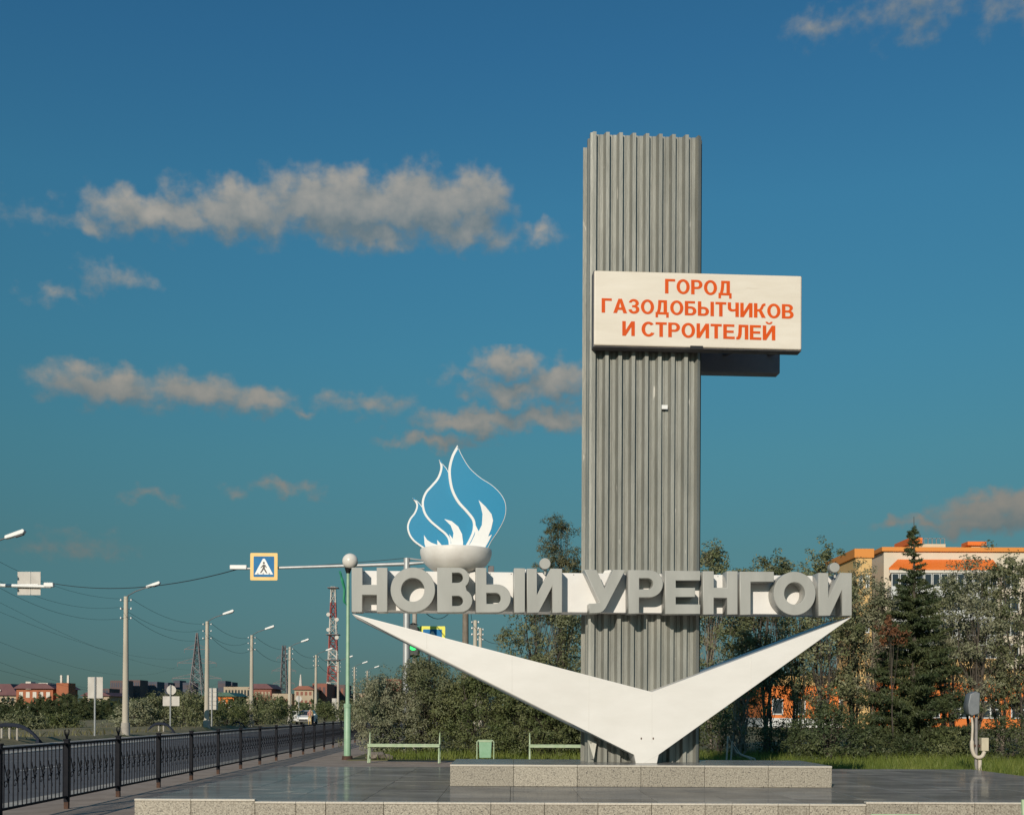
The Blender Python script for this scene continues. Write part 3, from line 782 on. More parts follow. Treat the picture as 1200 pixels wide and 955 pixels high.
for i in range(nd_):
    for x in (PX0 + .022, PX1 - .022):
        loc(link('facing_slab', facs, plinth), (x, PY0 + .047 + dw * (i + .5), MZ - .034), plinth)
topm = unit_slab('top_slab', fw - .004, dw - .004, .03, 'granite_cap', .005)
mat('plinth_top', (.20, .195, .185), (.30, .29, .27), scale=3, rough=.25, vary=.08, coord='World')
topm.materials[0] = MATS['plinth_top']
for i in range(6):
    for j in range(nd_):
        loc(link('top_slab', topm, plinth), (PX0 + fw * (i + .5), PY0 + .0 + .025 + dw * (j + .5), MZ), plinth)
capm = MB().box(-fw / 2 + .002, fw / 2 - .002, -.012, .016, -.03, 0).mesh('edge_strip', 'granite_cap', .003, 1)
for i in range(6): loc(link('edge_strip', capm, plinth), (PX0 + fw * (i + .5), PY0 + .004, MZ - .0015), plinth)

# wide lower platform
fl0 = gnd(156.5, 935, PT)
AX0, AY0 = (156.5 - 600) / F * 16.0, 16.05
AX1, AY1 = 9.85, 26.6
plat = empty('granite_platform', (2, 20, 0))
tag(plat, 'wide low platform of polished dark slabs with speckled granite facing', 'platform')
MB().slab([(AX0 + .05 - 2, AY0 + .05 - 20), (AX1 - 2, AY0 + .05 - 20), (AX1 - 2, 24.9 - 20), (AX1 - .5 - 2, 25.8 - 20), (AX0 + .05 - 2, AY1 - 20)], 0, PT - .032).build('platform_core', 'mortar', plat)
wids = []; x = AX0
cyc = [.76, .86, .55, .40, .78, .73, .71, .72, .72, .72, .72, .36, .62, .42, .76, .70]
k = 0
while x < AX1 - .2:
    w = cyc[k % len(cyc)]; w = min(w, AX1 - x)
    wids.append((x, w)); x += w; k += 1
for (x0, w) in wids:
    pxm = 600 + (x0 + w / 2) / AY0 * F
    up = .03 if (pxm < 305 or pxm > 1035) else 0.0
    hgt = PT - .03 + up
    o = MB().box(-w / 2 + .003, w / 2 - .003, 0, .045, 0, hgt).build('facing_slab', 'granite', plat, bevel=.004, segs=1)
    loc(o, (x0 + w / 2, AY0 + random.uniform(-.002, .003), 0), plat)
    o = MB().box(-w / 2 + .002, w / 2 - .002, -.010, .10, 0, .027).build('edge_strip', 'granite_cap', plat, bevel=.003, segs=1)
    loc(o, (x0 + w / 2, AY0, hgt + .002), plat)
# left flank facing
ny = int((AY1 - AY0) / .75)
lf = MB().box(0, .045, -.372, .372, 0, PT - .034).mesh('facing_slab', 'granite', .004, 1)
for j in range(ny): loc(link('facing_slab', lf, plat), (AX0, AY0 + .05 + .75 * (j + .5), 0), plat)
tw, td = 1.0, .75
tm = unit_slab('paving_slab', tw - .005, td - .005, .03, 'slab', .002)
nx_ = int(math.ceil((AX1 - AX0 - .05) / tw)); ny_ = int((AY1 - AY0 - .1) / td)
for j in range(ny_):
    for i in range(nx_):
        cx, cy = AX0 + .05 + tw * (i + .5), AY0 + .105 + td * (j + .5)
        if cx > AX1 - .3 and cy > 24.5: continue
        if cx + tw / 2 < PX1 - .03 and cx - tw / 2 > PX0 + .03 and cy - td / 2 > PY0 + .03 and cy + td / 2 < PY1 - .03: continue
        o = loc(link('paving_slab', tm, plat), (cx, cy, PT + random.uniform(-.0012, .0012)), plat)
        o.rotation_euler = (random.gauss(0, .0012), random.gauss(0, .0012), 0)

# ================================================================== GROUND, ROAD
RDX = -(600 - 581) / F
rd = Vector((RDX, 1, 0)).normalized(); rl = Vector((-rd.y, rd.x, 0))
def rp(l, d, z=0.0):
    p = rd * d + rl * l
    return Vector((p.x, p.y, z))
def rpx(px, l, z=0.0):
    """on the road-parallel line at lateral l (to the left), under pixel column px"""
    Y = l * F / (581 - px)
    return rp(l, Y, z)
def poly(name, pts, m, label, z=None, thick=None, kind='structure'):
    pts = [Vector(p) for p in pts]
    mb = MB()
    if thick: mb.slab([(p.x, p.y) for p in pts], z - thick, z)
    else: mb.add([(p.x, p.y, z if z is not None else p.z) for p in pts], [tuple(range(len(pts)))])
    return tag(mb.build(name, m), label, kind=kind)
poly('ground', [(-4500, -80, 0), (4500, -80, 0), (4500, 5000, 0), (-4500, 5000, 0)], 'ground', 'flat ground reaching the horizon', -.16)
poly('road', [rp(20.6, -40), rp(7.42, -40), rp(7.42, 900), rp(20.6, 900)], 'asphalt', 'grey asphalt road beyond the iron fence', -.12)
poly('pavement', [(30, -12, 0), (30, 24.0, 0), (5.6, 26.9, 0), (1.8, 35.3, 0), rp(4.4, 35.3), rp(4.4, 160), rp(7.28, 160), rp(7.28, -12)], 'pavement', 'worn brown pavement between fence and platform', 0.0, .15)
lawn = poly('lawn', [rp(4.38, 35.32), (1.82, 35.32, 0), (5.62, 26.92, 0), (31, 24.0, 0), (80, 24, 0), (80, 150, 0), rp(4.38, 150)], 'ground', 'strip of grass behind the platform', 0.02, .17)
poly('verge', [rp(21.2, -40), rp(20.58, -40), rp(20.58, 800), rp(21.2, 800)], 'kerb', 'sandy roadside strip past the far lane', -.115)
# far verge with gentle swells
vn = 26; vv = []; vf = []
rng = np.random.default_rng(5)
for j in range(60):
    for i in range(vn):
        l = 21.18 + 60 * (i / (vn - 1)) ** 1.6; d = 30 + 230 * (j / 59) ** 1.4
        h = 0 if i == 0 else (.05 + .20 * math.sin(l * .35 + d * .07) * math.sin(d * .11 + l * .2) + .25 * min(1, i / 8) + rng.normal(0, .03))
        vv.append(tuple(rp(l, d, -.118 + max(0, h))))
for j in range(59):
    for i in range(vn - 1):
        a = j * vn + i; vf.append((a, a + 1, a + vn + 1, a + vn))
mbv = MB(); mbv.add(vv, vf); mbv.sm = True
tag(mbv.build('far_verge', 'verge'), 'dry grassy bank beyond the road', kind='structure')
# kerbs of single stones, and the worn edge line
kerb = empty('kerb', rp(7.35, 0)); tag(kerb, 'pale concrete kerb along the near side of the road', 'kerb')
km = MB().box(-.21, .21, -.745, .745, -.28, .012).mesh('kerb_stone', 'kerb', .012, 1)
km2 = MB().box(-.45, .45, -.745, .745, -.20, .0).mesh('kerb_stone', 'kerb', .012, 1)
for k in range(60):
    o = link('kerb_stone', km, kerb); o.location = rp(7.50, 12 + 1.5 * k) - kerb.location; o.rotation_euler.z = math.atan2(-RDX, 1)
fk = empty('kerb', rp(17.4, 0)); tag(fk, 'pale concrete kerb dividing the far lane from the road', 'kerb')
for k in range(90):
    o = link('kerb_stone', km2, fk); o.location = rp(17.6, 30 + 1.5 * k, -.09) - fk.location; o.rotation_euler.z = math.atan2(-RDX, 1)
for i, (l, w) in enumerate(((12.3, .12),)):
    mb = MB()
    for k in range(40):
        a, b_ = rp(l, 15 + 8 * k), rp(l, 18 + 8 * k)
        mb.add([a + rl * w / 2 + Vector((0, 0, -.116)), a - rl * w / 2 + Vector((0, 0, -.116)), b_ - rl * w / 2 + Vector((0, 0, -.116)), b_ + rl * w / 2 + Vector((0, 0, -.116))], [(0, 1, 2, 3)])
    tag(mb.build('road_marking', 'line_paint'), 'broken white centre line painted on the road', kind='stuff')

# ================================================================== IRON FENCE
FL_ = 6.42; SPAN = 2.44; NP = 20; FD0 = 13.1
fence = empty('iron_fence', rp(FL_, FD0)); fence.rotation_euler.z = math.atan2(-RDX, 1) + math.pi / 2   # local x runs along the road
tag(fence, 'black wrought iron fence with curled ornaments along the pavement edge', 'fence')
post_m = MB().box(-.036, .036, -.036, .036, .10, 1.02).box(-.045, .045, -.045, .045, 1.02, 1.045).mesh('fence_post', 'fence_iron', .005, 1)
foot_m = MB().box(-.032, .032, -.032, .032, 0, .10).mesh('post_foot', 'rust')
rail_t = MB().box(.036, SPAN - .036, -.018, .018, .955, .985).mesh('top_rail', 'fence_iron')
rail_b = MB().box(.036, SPAN - .036, -.018, .018, .165, .195).mesh('bottom_rail', 'fence_iron')
NB = 15
bar_m = MB().box(-.0065, .0065, -.0065, .0065, .195, .955).mesh('bar', 'fence_iron')
def curl(cx, cz, r, a0, a1, n=9, grow=.55):
    return [(cx + r * (1 - grow * i / n) * math.cos(R(a0 + (a1 - a0) * i / n)), -.012, cz + r * (1 - grow * i / n) * math.sin(R(a0 + (a1 - a0) * i / n))) for i in range(n + 1)]
om = MB()
om.tube([(-.085, -.012, .76), (-.05, -.012, .68), (-.01, -.012, .60), (.03, -.012, .50), (.075, -.012, .38)], .0065, 4)
om.tube([(0, -.012, .60)] + curl(.05, .655, .055, 210, -130), .0055, 4)
om.tube([(.01, -.012, .56)] + curl(-.045, .50, .055, 30, 370), .0055, 4)
om.tube([(.03, -.012, .52), (.06, -.012, .575), (.10, -.012, .60)], .0055, 4)
om.lathe([(.004, -.02), (.017, -.008), (.017, .008), (.004, .02)], 6, (.012, -.02, .56))
orn_m = om.mesh('ornament', 'fence_iron')
fin_m = MB()
for sx in (-1, 1): fin_m.tube([(0, 0, 1.04), (.03 * sx, 0, 1.09), (.075 * sx, 0, 1.12), (.09 * sx, 0, 1.17), (.055 * sx, 0, 1.185)], [.014, .013, .012, .010, .006], 5)
fin_m.tube([(0, 0, 1.04), (0, 0, 1.15)], [.018, .004], 6)
fin_mesh = fin_m.mesh('finial', 'fence_iron')
for k in range(NP):
    x = k * SPAN
    p = link('fence_post', post_m, fence); p.location.x = x
    link('post_foot', foot_m, p)
    if k in (2, 3): link('finial', fin_mesh, p)
    if k == NP - 1: break
    pn = link('top_rail', rail_t, fence); pn.location.x = x
    o = link('bottom_rail', rail_b, fence); o.location.x = x
    for i in range(NB):
        b_ = link('bar', bar_m, pn); b_.location.x = (i + 1) * SPAN / (NB + 1)
    for i in range(7):
        o = link('ornament', orn_m, pn); o.location.x = (i * 2 + 2) * SPAN / (NB + 1) - SPAN / (NB + 1) * .5

# ================================================================== STREET FURNITURE
# --- globe lamp
gb = gnd(407, 890, 0); gl = empty('globe_lamp', gb)
tag(gl, 'slim pale green lamp post with white globe beside the walkway', 'lamp post')
GH = at(409.5, 657.5, gb.y).z
MB().tube([(0, 0, .0), (0, 0, .12)], [.17, .15], 16).build('base', 'rust', gl)
MB().tube([(0, 0, .12), (0, 0, 1.6), (0, 0, 1.66), (0, 0, GH - .34)], [.105, .10, .062, .045], 16).build('post', 'green_paint', gl)
MB().tube([(0, 0, 1.56), (0, 0, 1.68)], .115, 16).build('collar', 'green_paint', gl)
MB().tube([(0, 0, GH - .36), (0, 0, GH - .20)], [.06, .11], 14).build('neck', 'black_paint', gl)
gr = .235
MB().lathe([(gr * math.sin(R(a)) + .001, -gr * math.cos(R(a))) for a in range(0, 181, 12)], 32, (0.06, 0, GH)).build('globe', 'globe', gl)
for i, a in enumerate((180, 215, 150)):
    ca, sa = math.cos(R(a)), math.sin(R(a))
    pts = [(0.03, GH - 1.32), (.13, GH - 1.18), (.12, GH - .85), (.20, GH - .55), (.27, GH - .30)]
    MB().tube([(r * ca, r * sa, z) for r, z in smooth_curve(pts, 4)], [.012] * 3 + [.03] * 10 + [.012] * 4, 6).build('leaf', 'leaf_green_metal', gl)

# --- benches: iron ends, slatted seat
def bench(base, W, label, rz=0):
    b = empty('park_bench', base, rz); tag(b, label, 'bench', 'green park benches')
    for s in (0, W):
        MB().tube([(s, .06, 0), (s, .04, .45), (s, .10, .86)], [.032, .03, .012], 6).build('end_post', 'bench_green', b)
        MB().tube([(s, -.34, 0), (s, -.22, .30), (s, -.28, .50)], .026, 6).build('leg', 'bench_green', b)
        MB().tube([(s, -.28, .49), (s, .04, .47)], .024, 6).build('cross_bar', 'bench_green', b)
        MB().tube([(s, -.30, .06), (s, -.1, .22), (s, .05, .10)], .016, 5).build('scroll', 'bench_green', b)
    for i, y in enumerate((-.29, -.20, -.11, -.02)):
        MB().box(-.03, W + .03, y - .035, y + .035, .512 - .004 * i, .545 - .004 * i).build('slat', 'bench_green', b, bevel=.006, segs=1)
    MB().box(-.02, W + .02, -.335, -.30, .455, .51).build('front_rail', 'bench_green', b, bevel=.005, segs=1)
    return b
b0 = gnd(433, 893.2, 0); b1 = gnd(515.5, 893.2, 0)
bench(b0, b1.x - b0.x, 'pale green bench nearest the globe lamp, backrest slats gone')
p2 = gx(621, b0.y)
bench(p2, b1.x - b0.x, 'pale green bench partly hidden behind the pillar')
bench(gx(1206, 8.7), 2.0, 'green bench end just inside the right edge, before the platform')
def bin_(base, label):
    b = empty('litter_bin', base); tag(b, label, 'litter bin', 'green litter bins')
    MB().tube([(-.24, 0, 0), (-.24, 0, .60), (-.20, 0, .64), (.20, 0, .64), (.24, 0, .60), (.24, 0, 0)], .018, 6).build('frame', 'bench_green', b)
    MB().prism([(-.165, .14), (.165, .14), (.185, .60), (-.185, .60)], -.13, .13).build('bucket', 'bin_green', b, bevel=.015)
    MB().box(-.195, .195, -.14, .14, .595, .625).build('rim', 'bench_green', b, bevel=.006)
    for s in (-1, 1): MB().tube([(s * .24, 0, .48), (s * .175, 0, .48)], .02, 6).build('pivot', 'rust', b)
    return b
bin_(gx(569, 34.2), 'green litter bin between the two benches')
bin_(gx(1050, 9.9, 0), 'green litter bin cut off by the bottom edge')
# --- stones by the bench
for i, (px, dx, sz) in enumerate(((441, 0, .32), (452, .1, .22))):
    bm = bmesh.new(); bmesh.ops.create_icosphere(bm, subdivisions=2, radius=sz)
    r_ = random.Random(i + 4)
    for v in bm.verts: v.co *= 1 + r_.uniform(-.18, .18); v.co.z = max(v.co.z * .62, -sz * .12)
    me = bpy.data.meshes.new('stone'); bm.to_mesh(me); bm.free()
    o = link('stone', me, None, 'stone'); o.location = gx(px, 35.9 + dx, sz * .12 + .02)
    tag(o, ('larger', 'smaller')[i] + ' rough brown stone lying in the grass behind the bench', 'stone', 'stones by the bench')

# --- street lamps along the far side
LAMPS = [(-24, 21.6), (149, 21.6), (243.5, 21.6), (295.5, 21.6), (340, 21.6), (370.5, 21.6), (396.5, 21.6), (415.5, 21.6), (430.5, 21.6)]
ORD = ['nearest street lamp of the far row, its head alone showing at the left edge', 'tallest concrete street lamp in view beyond the road, left of the lattice pylons', 'second concrete street lamp in view, beside a blank rectangular sign',
       'third concrete street lamp in view beyond the road', 'fourth concrete street lamp, just left of the parked white car', 'fifth concrete street lamp, just right of the parked white car',
       'sixth concrete street lamp, against the foot of the red and white mast', 'seventh concrete street lamp, right of the green lamp post', 'eighth and farthest concrete street lamp above the bushes']
def street_lamp(base, label, H=8.1, near=True):
    r = empty('street_lamp', base); tag(r, label, 'street lamp', 'street lamps beyond the road')
    MB().tube([(0, 0, 0), (0, 0, H)], [.20, .125], 10).build('pole', 'concrete_pole', r)
    MB().tube([(0, 0, 0), (0, 0, .75)], [.27, .25], 10).build('pole_base', 'concrete', r)
    arm = MB().tube([(.02, 0, H - .55), (.12, 0, H + .05), (.55, 0, H + .30), (1.25, 0, H + .55)], .035, 6).build('arm', 'arm_dark', r)
    hd = MB()
    hd.prism([(1.18, H + .47), (1.50, H + .56), (1.95, H + .71), (2.02, H + .82), (1.94, H + .90), (1.50, H + .74), (1.18, H + .62)], -.13, .13)
    hd.build('lamp_head', 'lamp_white', r, bevel=.03)
    MB().prism([(1.55, H + .575), (1.93, H + .70), (1.93, H + .66), (1.60, H + .55)], -.09, .09).build('lamp_glass', 'arm_dark', r)
    for j, z in enumerate((H - .25, H - .75, H - 1.3)):
        for s in (-1, 1):
            MB().tube([(s * .12, 0, z), (s * .30, 0, z)], .018, 5).build('insulator_pin', 'arm_dark', r)
            MB().lathe([(.02, 0), (.05, .02), (.05, .08), (.02, .13)], 8, (s * .30, 0, z - .02)).build('insulator', 'lamp_white', r)
    return r
lamp_bases = []
for (px, l), lab in zip(LAMPS, ORD):
    p = rpx(px, l, -.06); lamp_bases.append(p)
    street_lamp(p, lab)
# poles of the line on this side, showing under the name board
SIDEP = [(545, 62, 9.5, 'brown wooden pole seen between name board and chevron'), (556.5, 88, 0, 'concrete pole with insulators seen right of the wooden pole'), (562.5, 108, 0, 'farther concrete pole with insulators behind the first one')]
side_tops = []
for i, (px, Y, H, lab) in enumerate(SIDEP):
    if not H: H = at(px, (727, 0, 736)[0] if i == 1 else 736, Y).z
    r = empty('power_pole', gx(px, Y, .02)); tag(r, lab, 'power pole', 'poles of the near side line')
    MB().tube([(0, 0, 0), (0, 0, H)], [.20, .14], 9).build('pole', 'bark_pale' if i == 0 else 'concrete_pole', r)
    for j in range(3):
        z = H - .2 - .45 * j
        for s in (-1, 1): MB().lathe([(.02, 0), (.06, .02), (.06, .10), (.02, .16)], 8, (s * .24, 0, z)).build('insulator', 'lamp_white', r)
        MB().tube([(-.26, 0, z), (.26, 0, z)], .02, 5).build('insulator_bar', 'arm_dark', r)
    if i == 0:
        MB().tube([(-.1, 0, H - 2.2), (-.45, 0, H - 2.0)], .03, 5).build('arm', 'arm_dark', r)
    side_tops.append(Vector((gx(px, Y).x, Y, H)))

# --- crossing gantries
def pict(parent, cx, cz, y, w, border):
    """crossing sign face: border, blue square, white triangle, walking figure"""
    h = w / 2
    def rr(x0, x1, z0, z1, r=.04):
        out = []
        for (ax, az, a0) in ((x1 - r, z1 - r, 0), (x0 + r, z1 - r, 90), (x0 + r, z0 + r, 180), (x1 - r, z0 + r, 270)):
            out += arc(ax, az, r, r, a0, a0 + 90, 4)
        return out
    def P(pts): return [(cx + x * w, cz + z * w) for x, z in pts]
    pl_ = link('sign_plate', plate_mesh('sign_plate', [rr(cx - h, cx + h, cz - h, cz + h)], y, y + .02, border, .002), parent)
    link('sign_field', plate_mesh('sign_field', [rr(cx - h * .75, cx + h * .75, cz - h * .75, cz + h * .75, .03)], y - .004, y + .004, 'sign_blue', .0004), pl_)
    link('sign_triangle', plate_mesh('sign_triangle', [P([(-.34, -.285), (.34, -.285), (.035, .29), (-.035, .29)])], y - .008, y + .001, 'sign_white', .0004), pl_)
    fig = [(.005, .08), (.06, .06), (.11, -.03), (.085, -.045), (.045, .015), (.035, -.06), (.085, -.15), (.13, -.235), (.09, -.24), (.04, -.17), (-.005, -.10), (-.045, -.17), (-.10, -.235), (-.14, -.225), (-.085, -.14), (-.045, -.06), (-.03, .01), (-.075, -.03), (-.115, -.06), (-.125, -.035), (-.075, .02), (-.035, .07)]
    link('figure', plate_mesh('figure', [P(fig)], y - .012, y - .002, 'black_paint', .0004), pl_)
    link('figure_head', plate_mesh('figure_head', [P(ell(.0, .135, .038, .042, 14))], y - .012, y - .002, 'black_paint', .0004), pl_)
    for x in (-.22, -.02, .2):
        link('stripe', plate_mesh('stripe', [P([(x - .03, -.27), (x + .04, -.27), (x + .02, -.24), (x - .015, -.24)])], y - .012, y - .002, 'black_paint', .0004), pl_)
GY = 42.0
g0 = gx(476, GY, .02); gan = empty('sign_gantry', g0)
tag(gan, 'grey steel gantry pole with long arm holding yellow framed crossing sign', 'gantry')
gtop = at(476, 654, GY).z
MB().tube([(0, 0, 0), (0, 0, gtop - .02)], [.14, .115], 12).build('pole', 'galv', gan)
za = at(400, 662, GY).z - .02
a_end = at(278, 666, GY)
MB().tube([(0.6, 0, za + .1), (0, 0, za + .05), (a_end.x - g0.x + .6, 0, a_end.z - .02), (a_end.x - g0.x, 0, a_end.z - .03)], [.05, .07, .045, .035], 10).build('arm', 'galv', gan)
for dz in (.25, -.15): MB().tube([(-.02, 0, za + dz), (.62, 0, za + dz * .7)], .03, 6).build('brace', 'galv', gan)
MB().box(a_end.x - g0.x - .25, a_end.x - g0.x + .35, -.09, .09, a_end.z - .06, a_end.z + .10).build('crossing_light', 'lamp_white', gan, bevel=.03)
sc_ = at(309.5, 664, GY - .1)
pict(gan, sc_.x - g0.x, sc_.z - .02, -.14, .96, 'sign_yellow')
for dz in (-.2, .2): MB().box(sc_.x - g0.x - .06, sc_.x - g0.x + .06, -.12, 0, sc_.z - .08 + dz - .03, sc_.z - .08 + dz + .03).build('clamp', 'galv', gan)

L0 = gx(-60, 51.5, -.1); lg = empty('sign_gantry', L0)
tag(lg, 'white arm from the left edge carrying a blank backed square sign', 'gantry')
lz = at(20, 682, 51.5).z; le = at(60, 684.5, 51.5)
MB().tube([(0, 0, 0), (0, 0, lz + .3)], [.14, .115], 12).build('pole', 'galv', lg)
MB().tube([(0, 0, lz), (le.x - L0.x, 0, le.z)], [.085, .07], 10).build('arm', 'lamp_white', lg)
MB().box(le.x - L0.x - .30, le.x - L0.x + .12, -.1, .1, le.z - .02, le.z + .17).build('crossing_light', 'lamp_white', lg, bevel=.03)
s0, s1 = at(20.5, 667, 51.6), at(47.5, 694.5, 51.6)
for (x0, x1) in ((s0.x, (s0.x + s1.x) / 2 + .07), ((s0.x + s1.x) / 2 + .08, s1.x)):
    MB().box(x0 - L0.x, x1 - L0.x, .10, .125, s1.z, s0.z).build('sign_back', 'sign_back', lg, bevel=.006, segs=1)
MB().box(s0.x - L0.x + .1, s1.x - L0.x - .1, .07, .10, lz - .05, lz + .03).build('sign_rail', 'galv', lg)

# --- traffic light and the second crossing sign behind the chevron
t0 = gx(485.5, 44.0, .02); tl = empty('traffic_light', t0)
tag(tl, 'traffic light showing green on grey post, partly behind the chevron', 'traffic light')
tz = at(485, 759, 44).z
MB().tube([(0, 0, 0), (0, 0, at(485, 690, 44).z)], .085, 10).build('post', 'concrete', tl)
MB().box(-.21, .17, -.34, -.12, tz - .32, tz + .72).build('housing', 'signal_body', tl, bevel=.03)
MB().box(-.24, .20, -.12, -.10, tz - .36, tz + .76).build('backing', 'signal_green_edge', tl)
for k, mm in ((0, 'green_light'), (1, 'signal_body'), (2, 'signal_body')):
    MB().tube([(-.02, -.33, tz + .02 + .34 * k), (-.02, -.36, tz + .02 + .34 * k)], .15, 18).build('lamp', mm, tl)
    MB().tube([(-.19, -.34, tz + .12 + .34 * k), (-.02, -.46, tz + .19 + .34 * k), (.15, -.34, tz + .12 + .34 * k)], .015, 5).build('visor', 'signal_body', tl)
MB().box(-.20, .02, -.28, -.09, tz - 1.5, tz - .6).build('walk_signal', 'signal_body', tl, bevel=.03)
c0 = gx(503, 44.5, .02); cs = empty('crossing_sign', c0)
tag(cs, 'lime framed crossing sign mostly hidden by the chevron, right of the traffic light', 'road sign')
MB().tube([(0, 0, 0), (0, 0, at(503, 741, 44.5).z)], .05, 8).build('post', 'arm_dark', cs)
cc_ = at(507, 748.5, 44.5); pict(cs, cc_.x - c0.x, cc_.z - .02, -.08, .94, 'sign_lime')

# --- sign backs along the far roadside
def sign_post(px, base_y, label, kind):
    b = gnd(px, base_y, -.02); b.z = -.06; r = empty('road_sign', b); tag(r, label, 'road sign', 'sign backs beyond the road')
    return r, b
def rect(r, b, x0, y0, x1, y1, off=.05):
    p, q = at(x0, y0, b.y), at(x1, y1, b.y)
    MB().box(p.x - b.x, q.x - b.x, off, off + .02, q.z - b.z, p.z - b.z).build('sign_plate', 'sign_back', r, bevel=.004, segs=1)
def pole(r, b, y):
    MB().tube([(0, 0, 0), (0, 0, at(600, y + (b.x / b.y * F) * -.0044, b.y).z - b.z)], .05, 8).build('post', 'galv', r)
r, b = sign_post(111, 862.5, 'tall blank sign back standing alone left of the tallest street lamp', 0); pole(r, b, 793); rect(r, b, 102.5, 793, 120, 818)
r, b = sign_post(199.5, 855.5, 'round sign back above a square one, left of the first pylon', 0); pole(r, b, 802); rect(r, b, 190.5, 815.5, 210, 827)
c = at(200.5, 808.3, b.y); MB().tube([(c.x - b.x, .05, c.z - b.z), (c.x - b.x, .07, c.z - b.z)], 5.6 / F * b.y, 24).build('sign_disc', 'sign_back', r)
r, b = sign_post(248, 854, 'blank ruled sign board right beside the second street lamp', 0); pole(r, b, 806)
for k in range(5): rect(r, b, 242.6, 806 + 5.1 * k, 255.2, 806 + 5.1 * k + 4.9)
r, b = sign_post(350, 845.5, 'small round sign back above the parked car', 0); pole(r, b, 815)
c = at(350, 818.5, b.y); MB().tube([(c.x - b.x, .05, c.z - b.z), (c.x - b.x, .07, c.z - b.z)], 3.6 / F * b.y, 20).build('sign_disc', 'sign_back', r)
r, b = sign_post(393.5, 843.5, 'small blank sign back left of the mast foot', 0); pole(r, b, 818); rect(r, b, 389, 818, 396.5, 830)

# --- arched guard rails on the far roadside
for i, (px0, px1, py, lab) in enumerate(((-28, 48, 849, 'dark blue arched guard rail at the left edge past the road'), (172, 204, 847.5, 'dark blue arched guard rail below the round sign back'),
                                         (270, 287, 846, 'small dark arched guard rail left of the third street lamp'), (318, 332, 845, 'farthest small dark arched guard rail left of the parked car'))):
    l = 21.9; a, b_ = rpx(px0, l, -.05), rpx(px1, l, -.05)
    Y = (a.y + b_.y) / 2; a = gx(px0, Y, -.05); b_ = gx(px1, Y, -.05); w = b_.x - a.x; top = at((px0 + px1) / 2, py, Y).z + .05
    g = empty('guard_rail', a); tag(g, lab, 'guard rail', 'arched guard rails')
    t = .17 if i < 2 else .13
    pts = [(w * u, top * (1 - abs(2 * u - 1) ** 2.6)) for u in [k / 16 for k in range(17)]]
    outer = [(x, z + t * .5) for x, z in pts]; inner = [(x, z - t * .5) for x, z in pts][::-1]
    outer[0] = (-.1, 0); outer[-1] = (w + .1, 0); inner[0] = (w - .25, 0); inner[-1] = (.25, 0)
    link('rail_band', plate_mesh('rail_band', [outer + inner], -.06, .06, 'rail_blue', .02), g)
    for u in (.38, .5, .62) if i == 0 else (.42, .6):
        MB().tube([(w * u, .12, 0), (w * u, .12, top - .02)], .055, 8).build('rail_post', 'concrete', g)

# --- electric stand on the right
eb = gx(1143.5, 27.2, .02); es_ = empty('meter_stand', eb)
tag(es_, 'grey hooded electric meter stand with curved cream conduit by the grass', 'meter stand')
U = 27.2 / F
def e_(px, py): return ((px - 1143.5) * U, CAMZ + (PYC - py + .0044 * (px - 600)) * U - .02)
MB().tube([(e_(1144, 0)[0], 0, 0), (e_(1144, 0)[0], 0, e_(1144, 820)[1])], .035, 10).build('post', 'pipe_grey', es_)
MB().tube([(e_(1148, 0)[0], -.02, 0), (e_(1148, 0)[0], -.02, e_(1147, 890)[1])], .045, 10).build('post_sleeve', 'pipe_cream', es_)
hood = [e_(1133, 813), (e_(1130.5, 826)), e_(1131.5, 836), e_(1135, 838.5), e_(1144, 836), e_(1144.5, 812), e_(1140, 810)]
link('hood', plate_mesh('hood', [hood], -.20, .10, 'hood_grey', .02), es_)
cp = [e_(1137, 838), e_(1138.5, 850), e_(1138, 866), e_(1138, 876), e_(1140.5, 884), e_(1145, 887), e_(1150, 885.5), e_(1152.5, 880)]
MB().tube([(x, -.06, z) for x, z in smooth_curve(cp, 4)], [.028] * 9 + [.045] * 20, 10).build('conduit', 'pipe_cream', es_)
MB().tube([(x, -.05, z) for x, z in smooth_curve([e_(1139, 840), e_(1141, 856), e_(1140, 872)], 4)], .012, 6).build('cable', 'black_paint', es_)
p_, q_ = e_(1148.5, 864), e_(1157, 879.5)
MB().box(p_[0], q_[0], -.10, .06, q_[1], p_[1]).build('junction_box', 'box_cream', es_, bevel=.01)
MB().box(e_(1141, 0)[0], e_(1150, 0)[0], -.03, .03, e_(0, 870)[1], e_(0, 867)[1]).build('bracket', 'rust', es_)

# --- wires
def sag(p, q, s, n=14):
    p, q = Vector(p), Vector(q)
    return [p.lerp(q, t) - Vector((0, 0, s * 4 * t * (1 - t))) for t in [i / n for i in range(n + 1)]]
def wire(p, q, s, r, label, group='overhead wires'):
    o = MB().tube(sag(p, q, s), r, 4, cap=True).build('overhead_wire', 'wire'); return tag(o, label, 'wire', group)
H = 8.1
NAMES = ['first', 'second', 'third', 'fourth', 'fifth', 'sixth', 'seventh', 'eighth', 'ninth']
for k in range(6):
    a, b_ = lamp_bases[k], lamp_bases[k + 1]
    for j, z in enumerate((H - .17, H - .67, H - 1.22)):
        if k > 2 and j == 1: continue
        s = -1 if j % 2 else 1
        wire(a + Vector((.30 * s, 0, z + .05)), b_ + Vector((.30 * s, 0, z + .05)), (.55 + .10 * j), .0075 + .002 * k,
             '%s sagging wire between the %s and %s street lamps beyond the road' % (('topmost', 'middle', 'lowest')[j], NAMES[k], NAMES[k + 1]))
wire(Vector((le.x, 51.5, le.z + .05)), Vector((a_end.x, 42, a_end.z - .03)), .42, .016, 'cable spanning the road between the two sign gantries')
wire(Vector((L0.x, 51.5, lz - .15)), Vector((le.x, 51.5, le.z - .02)), .05, .012, 'thin cable hanging under the left gantry arm')
